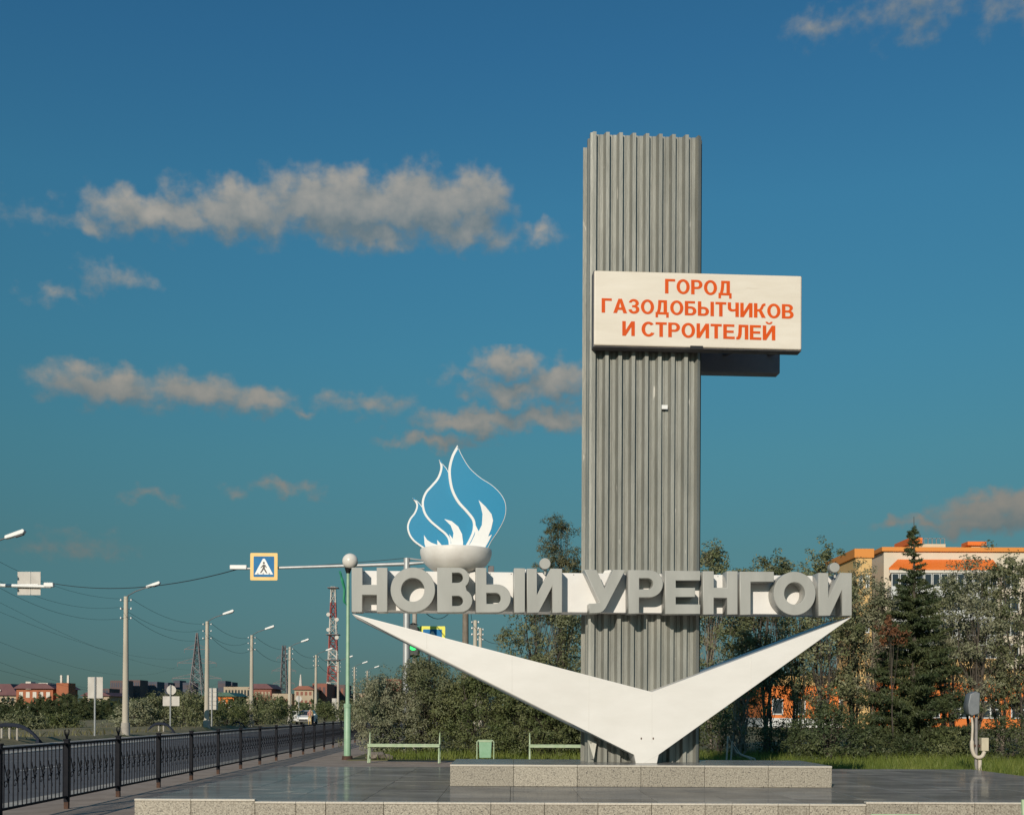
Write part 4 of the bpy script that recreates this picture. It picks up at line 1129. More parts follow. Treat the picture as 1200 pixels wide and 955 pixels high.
wire(Vector((a_end.x, 42, a_end.z)), Vector((g0.x, 42, za + .28)), .06, .012, 'thin cable lying along the right gantry arm')
wire(Vector((g0.x + .5, 42, at(490, 712, 42).z)), side_tops[0] + Vector((0, 0, -1.1)), 1.1, .014, 'slack wire looping below the name board to the wooden pole')
wire(side_tops[0] + Vector((.1, 0, -.4)), side_tops[1] + Vector((-.2, 0, -.3)), .5, .018, 'short wire between the wooden pole and the concrete pole')
wire(side_tops[1] + Vector((.2, 0, -1.0)), at(640, 712, 60), 1.2, .016, 'wire running from the concrete pole into the tree')

# ================================================================== FAR THINGS
def lattice(base, Ht, w0, w1, n, r, seg_mats, name, label, cat, arms=(), top_parts=True, group=None):
    t = empty(name, base); tag(t, label, cat, group)
    def wd(z): return w0 + (w1 - w0) * (z / Ht) ** .8
    for k in range(n):
        z0, z1 = Ht * k / n, Ht * (k + 1) / n; a, b_ = wd(z0) / 2, wd(z1) / 2
        mb = MB(); c0 = [(-a, -a), (a, -a), (a, a), (-a, a)]; c1 = [(-b_, -b_), (b_, -b_), (b_, b_), (-b_, b_)]
        for i in range(4):
            j = (i + 1) % 4
            mb.tube([(*c0[i], z0), (*c1[i], z1)], r, 4); mb.tube([(*c0[i], z0), (*c1[j], z1)], r * .7, 3); mb.tube([(*c0[j], z0), (*c1[i], z1)], r * .7, 3)
            mb.tube([(*c1[i], z1), (*c1[j], z1)], r * .7, 3)
        mb.sm = False
        mb.build('lattice_section', seg_mats[k % len(seg_mats)], t)
    for (z, hw) in arms:
        h = wd(z) / 2
        for s in (-1, 1):
            mb = MB(); mb.tube([(s * h, 0, z), (s * hw, 0, z)], r * .9, 4); mb.tube([(s * h, 0, z + 1.5), (s * hw, 0, z)], r * .7, 4); mb.tube([(s * hw, 0, z), (s * hw, 0, z - 1.2)], r * .5, 4)
            mb.sm = False; mb.build('cross_arm', seg_mats[0], t)
    return t
py1 = gx(230.5, 400, -.16); py2 = gx(332.5, 500, -.16)
ph1 = at(230.5, 741, 400).z; ph2 = at(332.5, 756, 500).z
lattice(py1, ph1, 6.5, .4, 10, .15, ['pylon'], 'power_pylon', 'dark lattice power pylon left of the second street lamp', 'pylon', [(ph1 * .63, 6.5), (ph1 * .80, 4.2), (ph1 * .44, 8.2)], group='power pylons')
lattice(py2, ph2, 4.0, 1.2, 10, .16, ['pylon'], 'power_pylon', 'farther dark lattice power pylon left of the fourth street lamp', 'pylon', [(ph2 * .63, 5.0), (ph2 * .82, 3.0), (ph2 * .44, 4.5)], group='power pylons')
mz = at(389.5, 687, 450).z
tw_ = lattice(gx(390, 450, -.16), mz, 5.0, 1.5, 16, .20, ['tower_red', 'tower_red', 'tower_white', 'tower_white'], 'radio_mast', 'tall red and white lattice radio mast behind the street lamps', 'mast')
for z, r_ in ((mz * .62, 2.4), (mz - .6, 2.0), (mz * .42, 2.6)):
    MB().box(-r_, r_, -r_, r_, z, z + .3).build('platform_ring', 'pylon', tw_)
for k, (z, s) in enumerate(((mz * .66, -1), (mz * .60, 1), (mz * .78, -1), (mz * .74, 1), (mz * .36, 1))):
    MB().tube([(s * 1.6, -1.2, z), (s * 1.6, -1.7, z)], .75, 14).build('dish', 'tower_white', tw_)
for k, (px, py, hx, hz) in enumerate(((-140, 628, 6.5, .63), (-140, 652, 4.2, .80), (-140, 690, -6.5, .63), (-140, 716, -8.2, .44), (-140, 742, 8.2, .44))):
    wire(at(px, py, 120), py1 + Vector((hx, 0, ph1 * hz - 1.2)), 5.5, .017, '%s faint power line swooping from upper left to the nearer pylon' % NAMES[k], 'high voltage lines')

WIN_N = [0]
def window_row(parent, x0, x1, y, z0, z1, n, m='glass', fm=None, frac=.55):
    for i in range(n):
        c = x0 + (x1 - x0) * (i + .5) / n; w = (x1 - x0) / n * frac / 2
        f = MB().box(c - w, c + w, y - .05, y + .05, z0, z1).build('window', fm or m, parent)
        if fm: MB().box(c - w + .12, c + w - .12, y - .07, y - .045, z0 + .12, z1 - .12).build('pane', m, f)
def far_building(px0, px1, pyt, Y, m, label, depth=14, roof=None, rows=0, cols=0, roof_h=0, wm='glass', name='far_building', group=None, gable=False):
    a, b_ = gx(px0, Y, -.16), gx(px1, Y, -.16); top = at((px0 + px1) / 2, pyt, Y).z + .16; w = b_.x - a.x
    r = empty(name, a); tag(r, label, 'building', group)
    MB().box(0, w, 0, depth, 0, top - roof_h).build('wall', m, r)
    if roof:
        MB().prism([(-.6, top - roof_h), (w + .6, top - roof_h), (w - 1.2, top), (1.2, top)], -.6, depth + .6).build('roof', roof, r)
    for j in range(rows):
        zz = (top - roof_h) * (j + .35) / rows
        window_row(r, w * .04, w * .96, 0, zz, zz + (top - roof_h) / rows * .42, cols, wm)
    return r, w, top
fb, w, top = far_building(-40, 20, 801, 250, 'far_beige', 'cream house with dark purple roof at the left edge of the skyline', roof='roof_purple', roof_h=2.4, rows=2, cols=10)
MB().prism([(w * .58, top - 1.5), (w * .72, top - 1.5), (w * .65, top - .1)], -.9, 0).build('dormer', 'far_white', fb)
fb, w, top = far_building(19, 62, 800.5, 246, 'brick', 'orange brick building with purple roof and white dormer', roof='roof_purple', roof_h=1.1, rows=2, cols=5, wm='far_white')
MB().box(w * .28, w * .42, -.5, 2, top - 1.2, top + .35).build('dormer', 'far_white', fb); MB().box(w * .63, w * .88, -.5, 3, top - 1.0, top + .1).build('parapet', 'far_white', fb)
fb, w, top = far_building(66, 80, 800, 244, 'brick', 'small brick roof tower with two white antennas', depth=4)
for u in (.15, .72): MB().box(w * u, w * u + .4, 1, 1.4, top, top + 1.6).build('antenna', 'far_white', fb)
far_building(97, 128, 811, 300, 'far_beige', 'low yellowish house behind the lone sign back', roof='roof_purple', roof_h=.9, rows=1, cols=6)
DK = [(104, 128, 806.5, 520, 'far_dark'), (129, 146, 797, 620, 'far_dark'), (146, 164, 796.5, 640, 'far_dark'), (164, 184, 798.5, 660, 'far_blue'), (187, 197, 799.5, 700, 'far_blue'), (203, 210.5, 797, 720, 'far_blue'),
      (214, 225, 799.5, 700, 'far_blue'), (255, 264, 797.5, 680, 'far_blue'), (264, 272, 799, 700, 'far_blue')]
DL = ['low dark block right of the lone sign back', 'dark block just left of the tallest street lamp', 'dark brownish block just right of the tallest street lamp', 'bluish dark slab block, widest of the far row', 'narrow bluish block left of the round sign back',
      'slim bluish tower block above the round sign back', 'bluish block just left of the nearer pylon', 'bluish block just right of the second street lamp', 'last bluish block of the far row, right of the second street lamp']
for (x0, x1, yt, Y, m), lab in zip(DK, DL): far_building(x0, x1, yt, Y, m, lab, rows=3, cols=6, wm='far_dark' if m == 'far_blue' else 'far_blue', group='far apartment blocks')
far_building(238, 274, 811, 300, 'wall_orange', 'green roofed orange house behind the ruled sign board', roof='roof_green', roof_h=1.0, rows=1, cols=5, wm='far_white')
far_building(262, 294, 804.5, 380, 'far_beige', 'long beige block right of the green roofed house', rows=2, cols=8)
far_building(293, 318, 801, 340, 'far_red', 'red brick block with rounded roof right of the third street lamp', roof='roof_purple', roof_h=1.4, rows=2, cols=6, wm='far_beige')
far_building(319, 342, 812.5, 330, 'far_beige', 'low pinkish block between third and fourth street lamps', rows=1, cols=6, wm='far_red')
fb, w, top = far_building(345, 367, 803.5, 320, 'far_beige', 'beige works building with red roof above the parked car', roof='far_red', roof_h=1.0, rows=3, cols=4, wm='far_red')
MB().tube([(w * .22, 3, top), (w * .22, 3, top + 3.2)], [.5, .15], 8).build('vent_mast', 'tower_white', fb)
far_building(366, 383, 800.5, 330, 'far_red', 'dark red works block left of the mast', rows=2, cols=3, wm='far_dark')
far_building(383, 404, 802, 345, 'far_dark', 'dark works block behind the mast foot', rows=2, cols=4, wm='far_red')
far_building(407, 432, 812, 360, 'far_beige', 'beige block just right of the green lamp post', rows=2, cols=6, wm='far_red')
far_building(452, 470, 795, 420, 'far_red', 'red block rising behind the near bushes', rows=3, cols=4, wm='far_beige')

# ================================================================== PARKED CAR AND PEOPLE
cY = 128.0; cb_ = gx(359.5, cY, -.118); car = empty('parked_car', cb_)
tag(car, 'white car parked facing us beyond the road with front door open', 'car')
hullp = [(-1.9, .30), (-2.05, .42), (-2.08, .70), (-1.85, .86), (-.95, .98), (1.95, 1.0), (2.05, .75), (2.0, .30)]
mb = MB(); n = len(hullp)
mb.add([(-.84, y, z) for y, z in hullp] + [(.84, y, z) for y, z in hullp], [tuple(range(n)), tuple(range(2 * n - 1, n - 1, -1))] + [(i + n, (i + 1) % n + n, (i + 1) % n, i) for i in range(n)])
body = mb.build('body', 'car_white', car, bevel=.07)
cabp = [(-.95, .97, .80), (-.15, 1.50, .62), (1.3, 1.52, .62), (1.92, .99, .78)]
mb = MB(); mb.add([(-w_, y, z) for y, z, w_ in cabp] + [(w_, y, z) for y, z, w_ in cabp], [(0, 1, 2, 3), (7, 6, 5, 4), (0, 4, 5, 1), (1, 5, 6, 2), (2, 6, 7, 3), (3, 7, 4, 0)])
mb.build('cabin', 'car_white', car, bevel=.05)
MB().add([(-.72, -.93, 1.02), (.72, -.93, 1.02), (.58, -.26, 1.46), (-.58, -.26, 1.46), (-.72, -.90, 1.0), (.72, -.90, 1.0), (.58, -.23, 1.44), (-.58, -.23, 1.44)], [(0, 1, 2, 3), (7, 6, 5, 4), (0, 4, 5, 1), (1, 5, 6, 2), (2, 6, 7, 3), (3, 7, 4, 0)]).build('windscreen', 'glass', car)
for s in (-1, 1):
    MB().add([(s * .80, -.70, 1.04), (s * .79, 1.7, 1.06), (s * .645, 1.25, 1.45), (s * .645, -.1, 1.45), (s * .78, -.70, 1.04), (s * .77, 1.7, 1.06), (s * .625, 1.25, 1.45), (s * .625, -.1, 1.45)], [(0, 1, 2, 3), (7, 6, 5, 4), (0, 4, 5, 1), (1, 5, 6, 2), (2, 6, 7, 3), (3, 7, 4, 0)]).build('side_window', 'glass', car)
    MB().box(s * .62 - .17, s * .62 + .17, -2.10, -2.02, .62, .78).build('headlight', 'lens', car, bevel=.02)
    MB().box(s * .95 - .09, s * .95 + .09, -.75, -.62, 1.02, 1.16).build('mirror', 'car_white', car, bevel=.02)
    for y in (-1.3, 1.3):
        wmb = MB().tube([(s * .80 - .1, y, .32), (s * .80 + .1, y, .32)], .32, 18).build('wheel', 'tyre', car)
        MB().tube([(s * .91 - .015, y, .32), (s * .91 + .015, y, .32)], .19, 14).build('rim', 'rim', wmb)
MB().box(-.45, .45, -2.10, -2.03, .42, .60).build('grille', 'black_paint', car)
dr = MB().box(-1.75, -.86, -.72, -.64, .38, 1.0).build('open_door', 'car_white', car, bevel=.03)
MB().prism([(-1.72, 1.0), (-.90, 1.0), (-.90, 1.44), (-1.35, 1.44)], -.715, -.645).build('door_frame', 'car_white', dr)
MB().prism([(-1.60, 1.04), (-.97, 1.04), (-.97, 1.38), (-1.33, 1.38)], -.725, -.635).build('door_glass', 'glass', dr)

def person(base, rz, label, top_m, leg_m, hgt=1.72, bend=0.0):
    p = empty('person', base, rz); tag(p, label, 'person')
    k = hgt / 1.75
    J = {'pel': (0, 0, .95), 'wai': (0, -.02 - bend * .1, 1.12), 'che': (0, -.02 - bend * .3, 1.34), 'nec': (0, -.02 - bend * .45, 1.50), 'hed': (0, -.03 - bend * .55, 1.58), 'crn': (0, -.02 - bend * .6, 1.72),
         'shl': (-.19, -.02 - bend * .35, 1.43), 'ell_': (-.25, -.04 - bend * .4, 1.16), 'wrl': (-.22, -.16 - bend * .5, .95), 'shr': (.19, -.02 - bend * .35, 1.43), 'elr': (.26, -.05 - bend * .4, 1.16), 'wrr': (.20, -.20 - bend * .5, 1.0),
         'hil': (-.10, 0, .90), 'knl': (-.11, -.03, .50), 'anl': (-.12, .02, .08), 'tol': (-.13, -.14, .04), 'hir': (.10, 0, .90), 'knr': (.12, -.05, .50), 'anr': (.14, 0, .08), 'tor': (.16, -.16, .04)}
    E = [('pel', 'wai'), ('wai', 'che'), ('che', 'nec'), ('nec', 'hed'), ('hed', 'crn'), ('che', 'shl'), ('shl', 'ell_'), ('ell_', 'wrl'), ('che', 'shr'), ('shr', 'elr'), ('elr', 'wrr'), ('pel', 'hil'), ('hil', 'knl'), ('knl', 'anl'), ('anl', 'tol'), ('pel', 'hir'), ('hir', 'knr'), ('knr', 'anr'), ('anr', 'tor')]
    RAD = dict(pel=.13, wai=.12, che=.14, nec=.06, hed=.09, crn=.085, shl=.065, ell_=.045, wrl=.034, shr=.065, elr=.045, wrr=.034, hil=.085, knl=.06, anl=.042, tol=.035, hir=.085, knr=.06, anr=.042, tor=.035)
    ks = list(J); me = bpy.data.meshes.new('body')
    me.from_pydata([tuple(c * k for c in J[q]) for q in ks], [(ks.index(a), ks.index(b)) for a, b in E], [])
    o = link('body', me, p)
    md = o.modifiers.new('skin', 'SKIN'); md.use_smooth_shade = True
    for i, q in enumerate(ks): me.skin_vertices[0].data[i].radius = (RAD[q] * k,) * 2
    me.skin_vertices[0].data[0].use_root = True
    o.modifiers.new('sub', 'SUBSURF').levels = 1; o.modifiers['sub'].render_levels = 1
    dg = bpy.context.evaluated_depsgraph_get(); m2 = bpy.data.meshes.new_from_object(o.evaluated_get(dg))
    o.modifiers.clear(); o.data = m2
    for mm in (top_m, leg_m, 'skin', 'hair'): m2.materials.append(MATS[mm])
    for f in m2.polygons:
        c = f.center / k; f.use_smooth = True
        f.material_index = 3 if (c.z > 1.68 or (c.z > 1.56 and c.y > -.0 - bend * .55)) else 2 if c.z > 1.50 else 1 if c.z < 1.0 and abs(c.x) < .2 and c.z < .96 else 2 if abs(c.x) > .18 and c.z < 1.05 and c.z > .8 else 0
    return p
person(gx(363, cY - 3.4, -.118), R(30), 'person in pink top and yellow trousers standing beside the parked white car', 'cloth_pink', 'cloth_yellow', 1.66)
person(gx(366.5, cY - 2.6, -.118), R(-120), 'person in yellow top leaning beside the parked white car', 'cloth_yellow', 'cloth_dark', 1.70, .35)

# ================================================================== APARTMENT BLOCK ON THE RIGHT
BY = 110.0; BU = BY / F
ab0 = gx(1035, BY, .0); ab = empty('apartment_building', ab0)
tag(ab, 'cream apartment block with orange roof edge and orange awning behind the trees', 'building')
def A(px, py): return ((px - 1035) * BU, CAMZ + (PYC - py + .0044 * (px - 600)) * BU)
zr = A(1035, 646)[1]; W_ = A(1330, 0)[0]; DEP = 16.0
z_or = A(1100, 800)[1]; z_ye = A(1100, 783)[1]
z_gl = A(1100, 669)[1]
MB().box(0, W_, 0, DEP, 0, z_or).build('ground_floor_wall', 'wall_orange', ab)
MB().box(0, W_, .02, DEP, z_or, z_ye).build('string_band', 'wall_yellow', ab)
MB().box(0, W_, 0, DEP, z_ye, zr).build('wall', 'wall_pale', ab)
MB().box(-.25, W_ + .25, -.25, DEP, zr, zr + .38).build('roof_edge', 'trim_orange', ab)
# orange awning and the glazed loggias below it
x0, x1 = A(1036, 0)[0], A(1163, 0)[0]; za, zb_ = A(1100, 655.5)[1], A(1100, 668)[1]
MB().add([(x0 - .1, -1.5, zb_), (x1, -1.5, zb_), (x1, 0, za), (x0 + 1.2, 0, za), (x0 - .1, -1.5, zb_ - .15), (x1, -1.5, zb_ - .15), (x1, 0, za - .15), (x0 + 1.2, 0, za - .15)],
         [(0, 1, 2, 3), (7, 6, 5, 4), (0, 4, 5, 1), (1, 5, 6, 2), (2, 6, 7, 3), (3, 7, 4, 0)]).build('awning', 'roof_orange', ab)
MB().box(x0, x1, -1.45, -1.30, zb_ - .42, zb_ - .15).build('awning_fascia', 'far_white', ab)
storey = (zb_ - .4 - z_ye) / 4
for f in range(4):
    zf = z_ye + storey * f
    MB().box(x0 + .2, x1 - .1, -1.35, -.02, zf, zf + storey * .40).build('loggia_parapet', 'wall_yellow' if f == 0 else 'loggia_white', ab)
    nb = 13
    for i in range(nb):
        c = x0 + .2 + (x1 - x0 - .3) * (i + .5) / nb; hw_ = (x1 - x0 - .3) / nb / 2 - .04
        fr = MB().box(c - hw_, c + hw_, -1.30, -1.18, zf + storey * .40, zf + storey - .02).build('window', 'loggia_white', ab)
        MB().box(c - hw_ + .07, c + hw_ - .07, -1.33, -1.29, zf + storey * .44, zf + storey * .94).build('pane', 'glass', fr)
    for c in np.arange(x1 + 1.6, W_ - 1, 3.4):
        fr = MB().box(c - .8, c + .8, -.08, .02, zf + .9, zf + 2.3).build('window', 'loggia_white', ab)
        for s in (-1, 1): MB().box(c + s * .39 - .33, c + s * .39 + .33, -.10, -.07, zf + 1.0, zf + 2.2).build('pane', 'glass', fr)
for c in np.arange(1.6, W_ - 1, 2.75):
    fr = MB().box(c - .85, c + .85, -.08, .02, .95, 2.55).build('window', 'loggia_white', ab)
    for s in (-1, 1):
        for t in (0, 1): MB().box(c + s * .41 - .34, c + s * .41 + .34, -.10, -.07, 1.05 + t * .76, 1.72 + t * .74).build('pane', 'glass', fr)
# rooftop things
hut0, hut1 = A(1079, 0)[0], A(1121, 0)[0]; hz = A(1100, 632)[1]
MB().box(hut0, hut1, 3, 7, zr + .3, hz).build('roof_hut', 'wall_cream', ab)
MB().box(hut0 - .2, A(1092, 0)[0], 2.7, 7.2, hz, hz + .55).build('hut_cap', 'roof_orange', ab)
for px in np.linspace(1095, 1120, 6):
    x = A(px, 0)[0]; MB().box(x - .03, x + .03, 3, 3.06, hz, hz + .55).build('railing_post', 'pipe_grey', ab)
MB().box(A(1095, 0)[0], A(1120, 0)[0], 3, 3.06, hz + .50, hz + .55).build('railing', 'pipe_grey', ab)
MB().tube([(A(1094.5, 0)[0], 4, hz), (A(1094.5, 0)[0], 4, A(1094, 619)[1])], .05, 5).build('antenna', 'arm_dark', ab)
c0_, c1_ = A(1152, 0)[0], A(1163, 0)[0]; cz_ = A(1157, 634)[1]
MB().box(c0_, c1_, 3, 4, zr + .3, cz_).build('chimney', 'wall_cream', ab); MB().box(c0_ - .45, c1_ + .45, 2.7, 4.3, cz_, cz_ + .35).build('chimney_cap', 'roof_orange', ab)
# the neighbouring yellow wing and the low orange annex
nb0 = gx(1002, 108, 0); nb_ = empty('apartment_wing', nb0); tag(nb_, 'narrow yellow stair wing left of the cream apartment block', 'building')
nzt = at(1010, 643, 108).z; nw = gx(1021, 108).x - nb0.x
MB().box(0, nw, 0, 6, 0, nzt - .8).build('wall', 'wall_yellow', nb_); MB().box(-.15, nw + .15, -.15, 10, nzt - .8, nzt).build('parapet', 'trim_orange', nb_)
window_row(nb_, nw * .1, nw * .95, 0, nzt - 3.6, nzt - 2.4, 2, 'glass', 'loggia_white')
window_row(nb_, nw * .1, nw * .95, 0, nzt - 7.6, nzt - 6.4, 2, 'glass', 'loggia_white')
an0 = gx(893, 112, 0); an = empty('orange_annex', an0); tag(an, 'low orange annex with white windows glimpsed between the trunks', 'building')
aw = gx(1034, 112).x - an0.x; az_ = at(960, 803, 112).z
MB().box(0, aw, 0, 8, 0, .9).build('base_wall', 'loggia_white', an); MB().box(0, aw, .02, 8, .9, az_).build('wall', 'wall_orange', an); MB().box(-.1, aw, -.15, 8, az_, az_ + .9).build('cornice', 'wall_yellow', an)
window_row(an, .4, aw - .4, 0, 1.2, 2.7, 5, 'glass', 'loggia_white', .5)

# ================================================================== VEGETATION
def leaf_obj(name, C, L, Wd, m, parent, rng, up=.25, out=None):
    """one diamond-shaped leaf for each centre in C, facing out of its clump where out is given"""
    N = len(C)
    nrm = rng.normal(size=(N, 3)) * (.55 if out is not None else 1.0)
    if out is not None: nrm = nrm + out
    nrm[:, 2] += up
    nrm /= np.linalg.norm(nrm, axis=1)[:, None] + 1e-9
    a = np.cross(nrm, rng.normal(size=(N, 3))); a /= np.linalg.norm(a, axis=1)[:, None] + 1e-9
    b = np.cross(nrm, a)
    ln = (L * rng.uniform(.6, 1.25, N))[:, None]; wd = (Wd * rng.uniform(.7, 1.2, N))[:, None]
    V = np.stack([C - a * ln / 2, C + b * wd / 2 + nrm * wd * .15, C + a * ln / 2, C - b * wd / 2 + nrm * wd * .15], 1).reshape(-1, 3)
    return quads(name, V, 4, m, parent)
def quads(name, V, k, m, parent):
    n = len(V) // k
    me = bpy.data.meshes.new(name)
    me.vertices.add(len(V)); me.vertices.foreach_set('co', V.astype(np.float32).ravel())
    me.loops.add(len(V)); me.loops.foreach_set('vertex_index', np.arange(len(V), dtype=np.int32))
    me.polygons.add(n); me.polygons.foreach_set('loop_start', np.arange(0, len(V), k, dtype=np.int32))
    me.update(); me.validate()
    me.materials.append(MATS[m])
    o = link(name, me, parent); o['kind'] = 'stuff'
    return o
def wob(p, q, n, amp, rng):
    p, q = np.array(p), np.array(q); out = []
    for i in range(n + 1):
        t = i / n; out.append(tuple(p + (q - p) * t + rng.normal(0, amp, 3) * math.sin(math.pi * t) ** .5 * (1 if 0 < i < n else 0)))
    return out
def tree(name, label, cat, base, Ht, rw, cbase, seed, nl=5000, leaf=(.13, .05), lm='leaf_willow', bm_='bark', stems=2, ncl=70, cr=.36, shape='round', group=None, r0=.07, lean=.12, twigs=True):
    rng = np.random.default_rng(seed); t = empty(name, base); tag(t, label, cat, group)
    mb = MB(); st = []
    for s in range(stems):
        ang = rng.uniform(0, 6.28); rr = rng.uniform(.1, .55) * rw if stems > 1 else 0
        top = (math.cos(ang) * rr + rng.normal(0, lean * .3), math.sin(ang) * rr, Ht * rng.uniform(.72, .93))
        b = (math.cos(ang) * .12 * (stems > 1), math.sin(ang) * .12 * (stems > 1), 0)
        pts = wob(b, top, 6, lean * Ht * .09, rng); st.append(pts)
        mb.tube(pts, [r0 * (1 - .82 * i / 6) * rng.uniform(.85, 1.1) for i in range(7)], 6)
    C = []; O = []
    z0 = cbase * Ht
    for c in range(ncl):
        u = rng.uniform() ** .85; z = z0 + (Ht - z0) * u * .97
        if shape == 'round': rm = rw * max(.12, 1 - abs(2 * u - .85) ** 2.2) ** .6
        elif shape == 'dome': rm = rw * max(.1, 1 - u ** 2.2) ** .55
        else: rm = rw * (1.05 - u) ** .8
        ph = rng.uniform(0, 6.28); rr = rm * math.sqrt(rng.uniform(.12, 1.0)) * rng.uniform(.8, 1.12)
        p = np.array((rr * math.cos(ph), rr * math.sin(ph) * .9, z))
        if twigs:
            sp_ = st[rng.integers(len(st))]; zi = min(5, max(0, int(z / Ht * 5 * .75))); o = np.array(sp_[zi])
            mid = o * .5 + p * .5 + np.array((0, 0, .10 * Ht * rng.uniform(-.3, .4)))
            mb.tube([tuple(o), tuple(mid), tuple(p + rng.normal(0, .05, 3))], [r0 * .24, r0 * .15, r0 * .07], 4)
        n = int(nl / ncl * rng.uniform(.5, 1.5)); k = cr * rng.uniform(.7, 1.3)
        ax = np.array((p[0], p[1], (z - z0 - (Ht - z0) * .45) * .6)); ax = ax / (np.linalg.norm(ax) + .3)
        for q in range(4):           # small sprays inside the clump
            c1 = p + rng.normal(size=3) * np.array((k, k, k * .7)) * .85
            d = rng.normal(size=(n // 4 + 1, 3)); d *= (rng.uniform(.2, 1, (len(d), 1)) ** .5) * 1.25 / (np.linalg.norm(d, axis=1)[:, None] + 1e-6)
            C.append(c1 + d * np.array((k, k, k * .8)) * .55); O.append(d * .8 + ax * .7)
    mb.build('trunk', bm_, t)
    C = np.concatenate(C); O = np.concatenate(O); ok = C[:, 2] > .06
    leaf_obj('crown', C[ok], leaf[0], leaf[1], lm, t, rng, out=O[ok])
    return t
def conifer(name, label, base, Ht, rw, seed, m='needle', whorls=22, cbase=.06, cat='tree', group=None, dens=1.0, tip_sparse=True, nsz=.16):
    rng = np.random.default_rng(seed); t = empty(name, base); tag(t, label, cat, group)
    mb = MB(); mb.tube([(0, 0, 0), (.03, 0, Ht * .5), (0, 0, Ht)], [.012 * Ht + .03, .007 * Ht + .015, .008], 7)
    C = []
    for w in range(whorls):
        u = (w + rng.uniform(-.3, .3)) / whorls; z = Ht * (cbase + (1 - cbase) * u) * .985
        r = rw * (1 - u) ** 1.05 * rng.uniform(.72, 1.12) + .06
        if u > .72: r = rw * (1 - u) * rng.uniform(.55, 1.35) + .02
        nb = int(7 + 4 * (1 - u)) if u < .75 else 5
        for b in range(nb):
            ph = rng.uniform(0, 6.28); rr = r * rng.uniform(.7, 1.1); dz = rng.uniform(-.10, .22) * rr
            zz = z + rng.uniform(-.6, .6) * Ht / whorls; zz = min(zz, Ht * (.93 + .05 * rng.uniform()))
            e = np.array((rr * math.cos(ph), rr * math.sin(ph), zz + dz))
            o = np.array((0, 0, zz - .03)); mid = (o + e) / 2 - np.array((0, 0, .07 * rr))
            mb.tube([tuple(o), tuple(mid), tuple(e)], [.02, .014, .006], 4)
            n = int((18 + 75 * rr) * dens * (1 if u < .72 else .45)); tt = rng.uniform(.12, 1.03, n)[:, None]
            P = (1 - tt) ** 2 * o + 2 * tt * (1 - tt) * mid + tt ** 2 * e
            P = P + rng.normal(size=(n, 3)) * np.array((.10, .10, .055)) * (1.1 - tt * .5) * (rr * .55 + .28)
            C.append(P)
    mb.build('trunk', 'bark', t)
    leaf_obj('crown', np.concatenate(C), nsz, .035, m, t, rng, up=.3)
    return t

# --- central bushes and trees
tree('willow_bush', 'silvery willow bush behind the bench, next to the globe lamp', 'bush', gx(448, 38.5, .02), at(450, 796, 38.5).z, 1.35, .04, 1, 15000, (.095, .03), 'leaf_pale', ncl=110, cr=.30, shape='dome', stems=5, r0=.035, group='bushes behind the benches')
tree('willow_bush', 'tall rounded willow bush behind the right end of the first bench', 'bush', gx(500, 39.2, .02), at(500, 774, 39.2).z, 1.65, .04, 2, 24000, (.095, .032), 'leaf_willow', ncl=150, cr=.32, shape='dome', stems=6, r0=.04, group='bushes behind the benches')
tree('willow_bush', 'broad dark green bush behind the litter bin', 'bush', gx(560, 38.8, .02), at(560, 788, 38.8).z, 1.7, .03, 3, 24000, (.085, .038), 'leaf_birch', ncl=140, cr=.32, shape='dome', stems=6, r0=.04, group='bushes behind the benches')
tree('willow_bush', 'dense green bush behind the second bench, left of the pillar', 'bush', gx(625, 38.0, .02), at(620, 800, 38).z, 1.7, .03, 4, 24000, (.085, .038), 'leaf_birch', ncl=140, cr=.32, shape='dome', stems=6, r0=.04, group='bushes behind the benches')
tree('willow_bush', 'dark bush pressed behind the pillar foot', 'bush', gx(685, 38.6, .02), at(685, 805, 38.6).z, 1.5, .03, 5, 10000, (.11, .05), 'leaf_dark', ncl=110, cr=.32, shape='dome', stems=6, r0=.04, group='bushes behind the benches')
tree('willow_tree', 'loose grey leaved tree under the name board, left of the pillar', 'tree', gx(640, 43, .02), at(640, 690, 43).z, 1.75, .34, 6, 9000, (.13, .05), 'leaf_willow', ncl=95, cr=.36, stems=3, group='trees behind the monument')
tree('willow_tree', 'grey leaved tree hidden mostly behind the pillar', 'tree', gx(705, 44, .02), at(705, 695, 44).z, 1.7, .25, 7, 7000, (.13, .05), 'leaf_willow', ncl=80, stems=3, group='trees behind the monument')
tree('pine_tree', 'dark pine whose top shows between the flame and the pillar', 'tree', gx(656, 52, .02), at(656, 606, 52).z, 2.0, .42, 8, 9000, (.22, .03), 'needle_pine', ncl=75, cr=.30, shape='cone', stems=1, r0=.11)
# --- row on the right
TR = [(836, 41, 641, 1.25, 'leaf_willow', 'tall willow just right of the pillar'), (868, 43, 668, 1.2, 'leaf_willow', 'willow behind the letters right of the pillar'),
      (899, 40, 655, 1.25, 'leaf_willow', 'green leaved tree above the middle of the right chevron wing'), (934, 43, 655, 1.3, 'leaf_willow', 'grey willow above the end of the right chevron wing'),
      (966, 40.5, 640, 1.15, 'leaf_willow', 'tallest willow by the last letter of the name board'), (1000, 43, 664, 1.2, 'leaf_pale', 'pale willow just right of the last letter'),
      (1030, 42, 682, 1.25, 'leaf_pale', 'pale willow just left of the tall spruce'), (1112, 43, 676, 1.3, 'leaf_willow', 'willow just right of the tall spruce'), (1142, 41, 662, 1.2, 'leaf_pale', 'tree above the meter stand with thin dark trunk'),
      (1172, 43, 655, 1.3, 'leaf_willow', 'willow right of the meter stand'), (1204, 41, 650, 1.35, 'leaf_willow', 'tree cut by the right edge of the picture'), (1240, 43, 660, 1.4, 'leaf_willow', 'willow outside the right edge, a few twigs showing')]
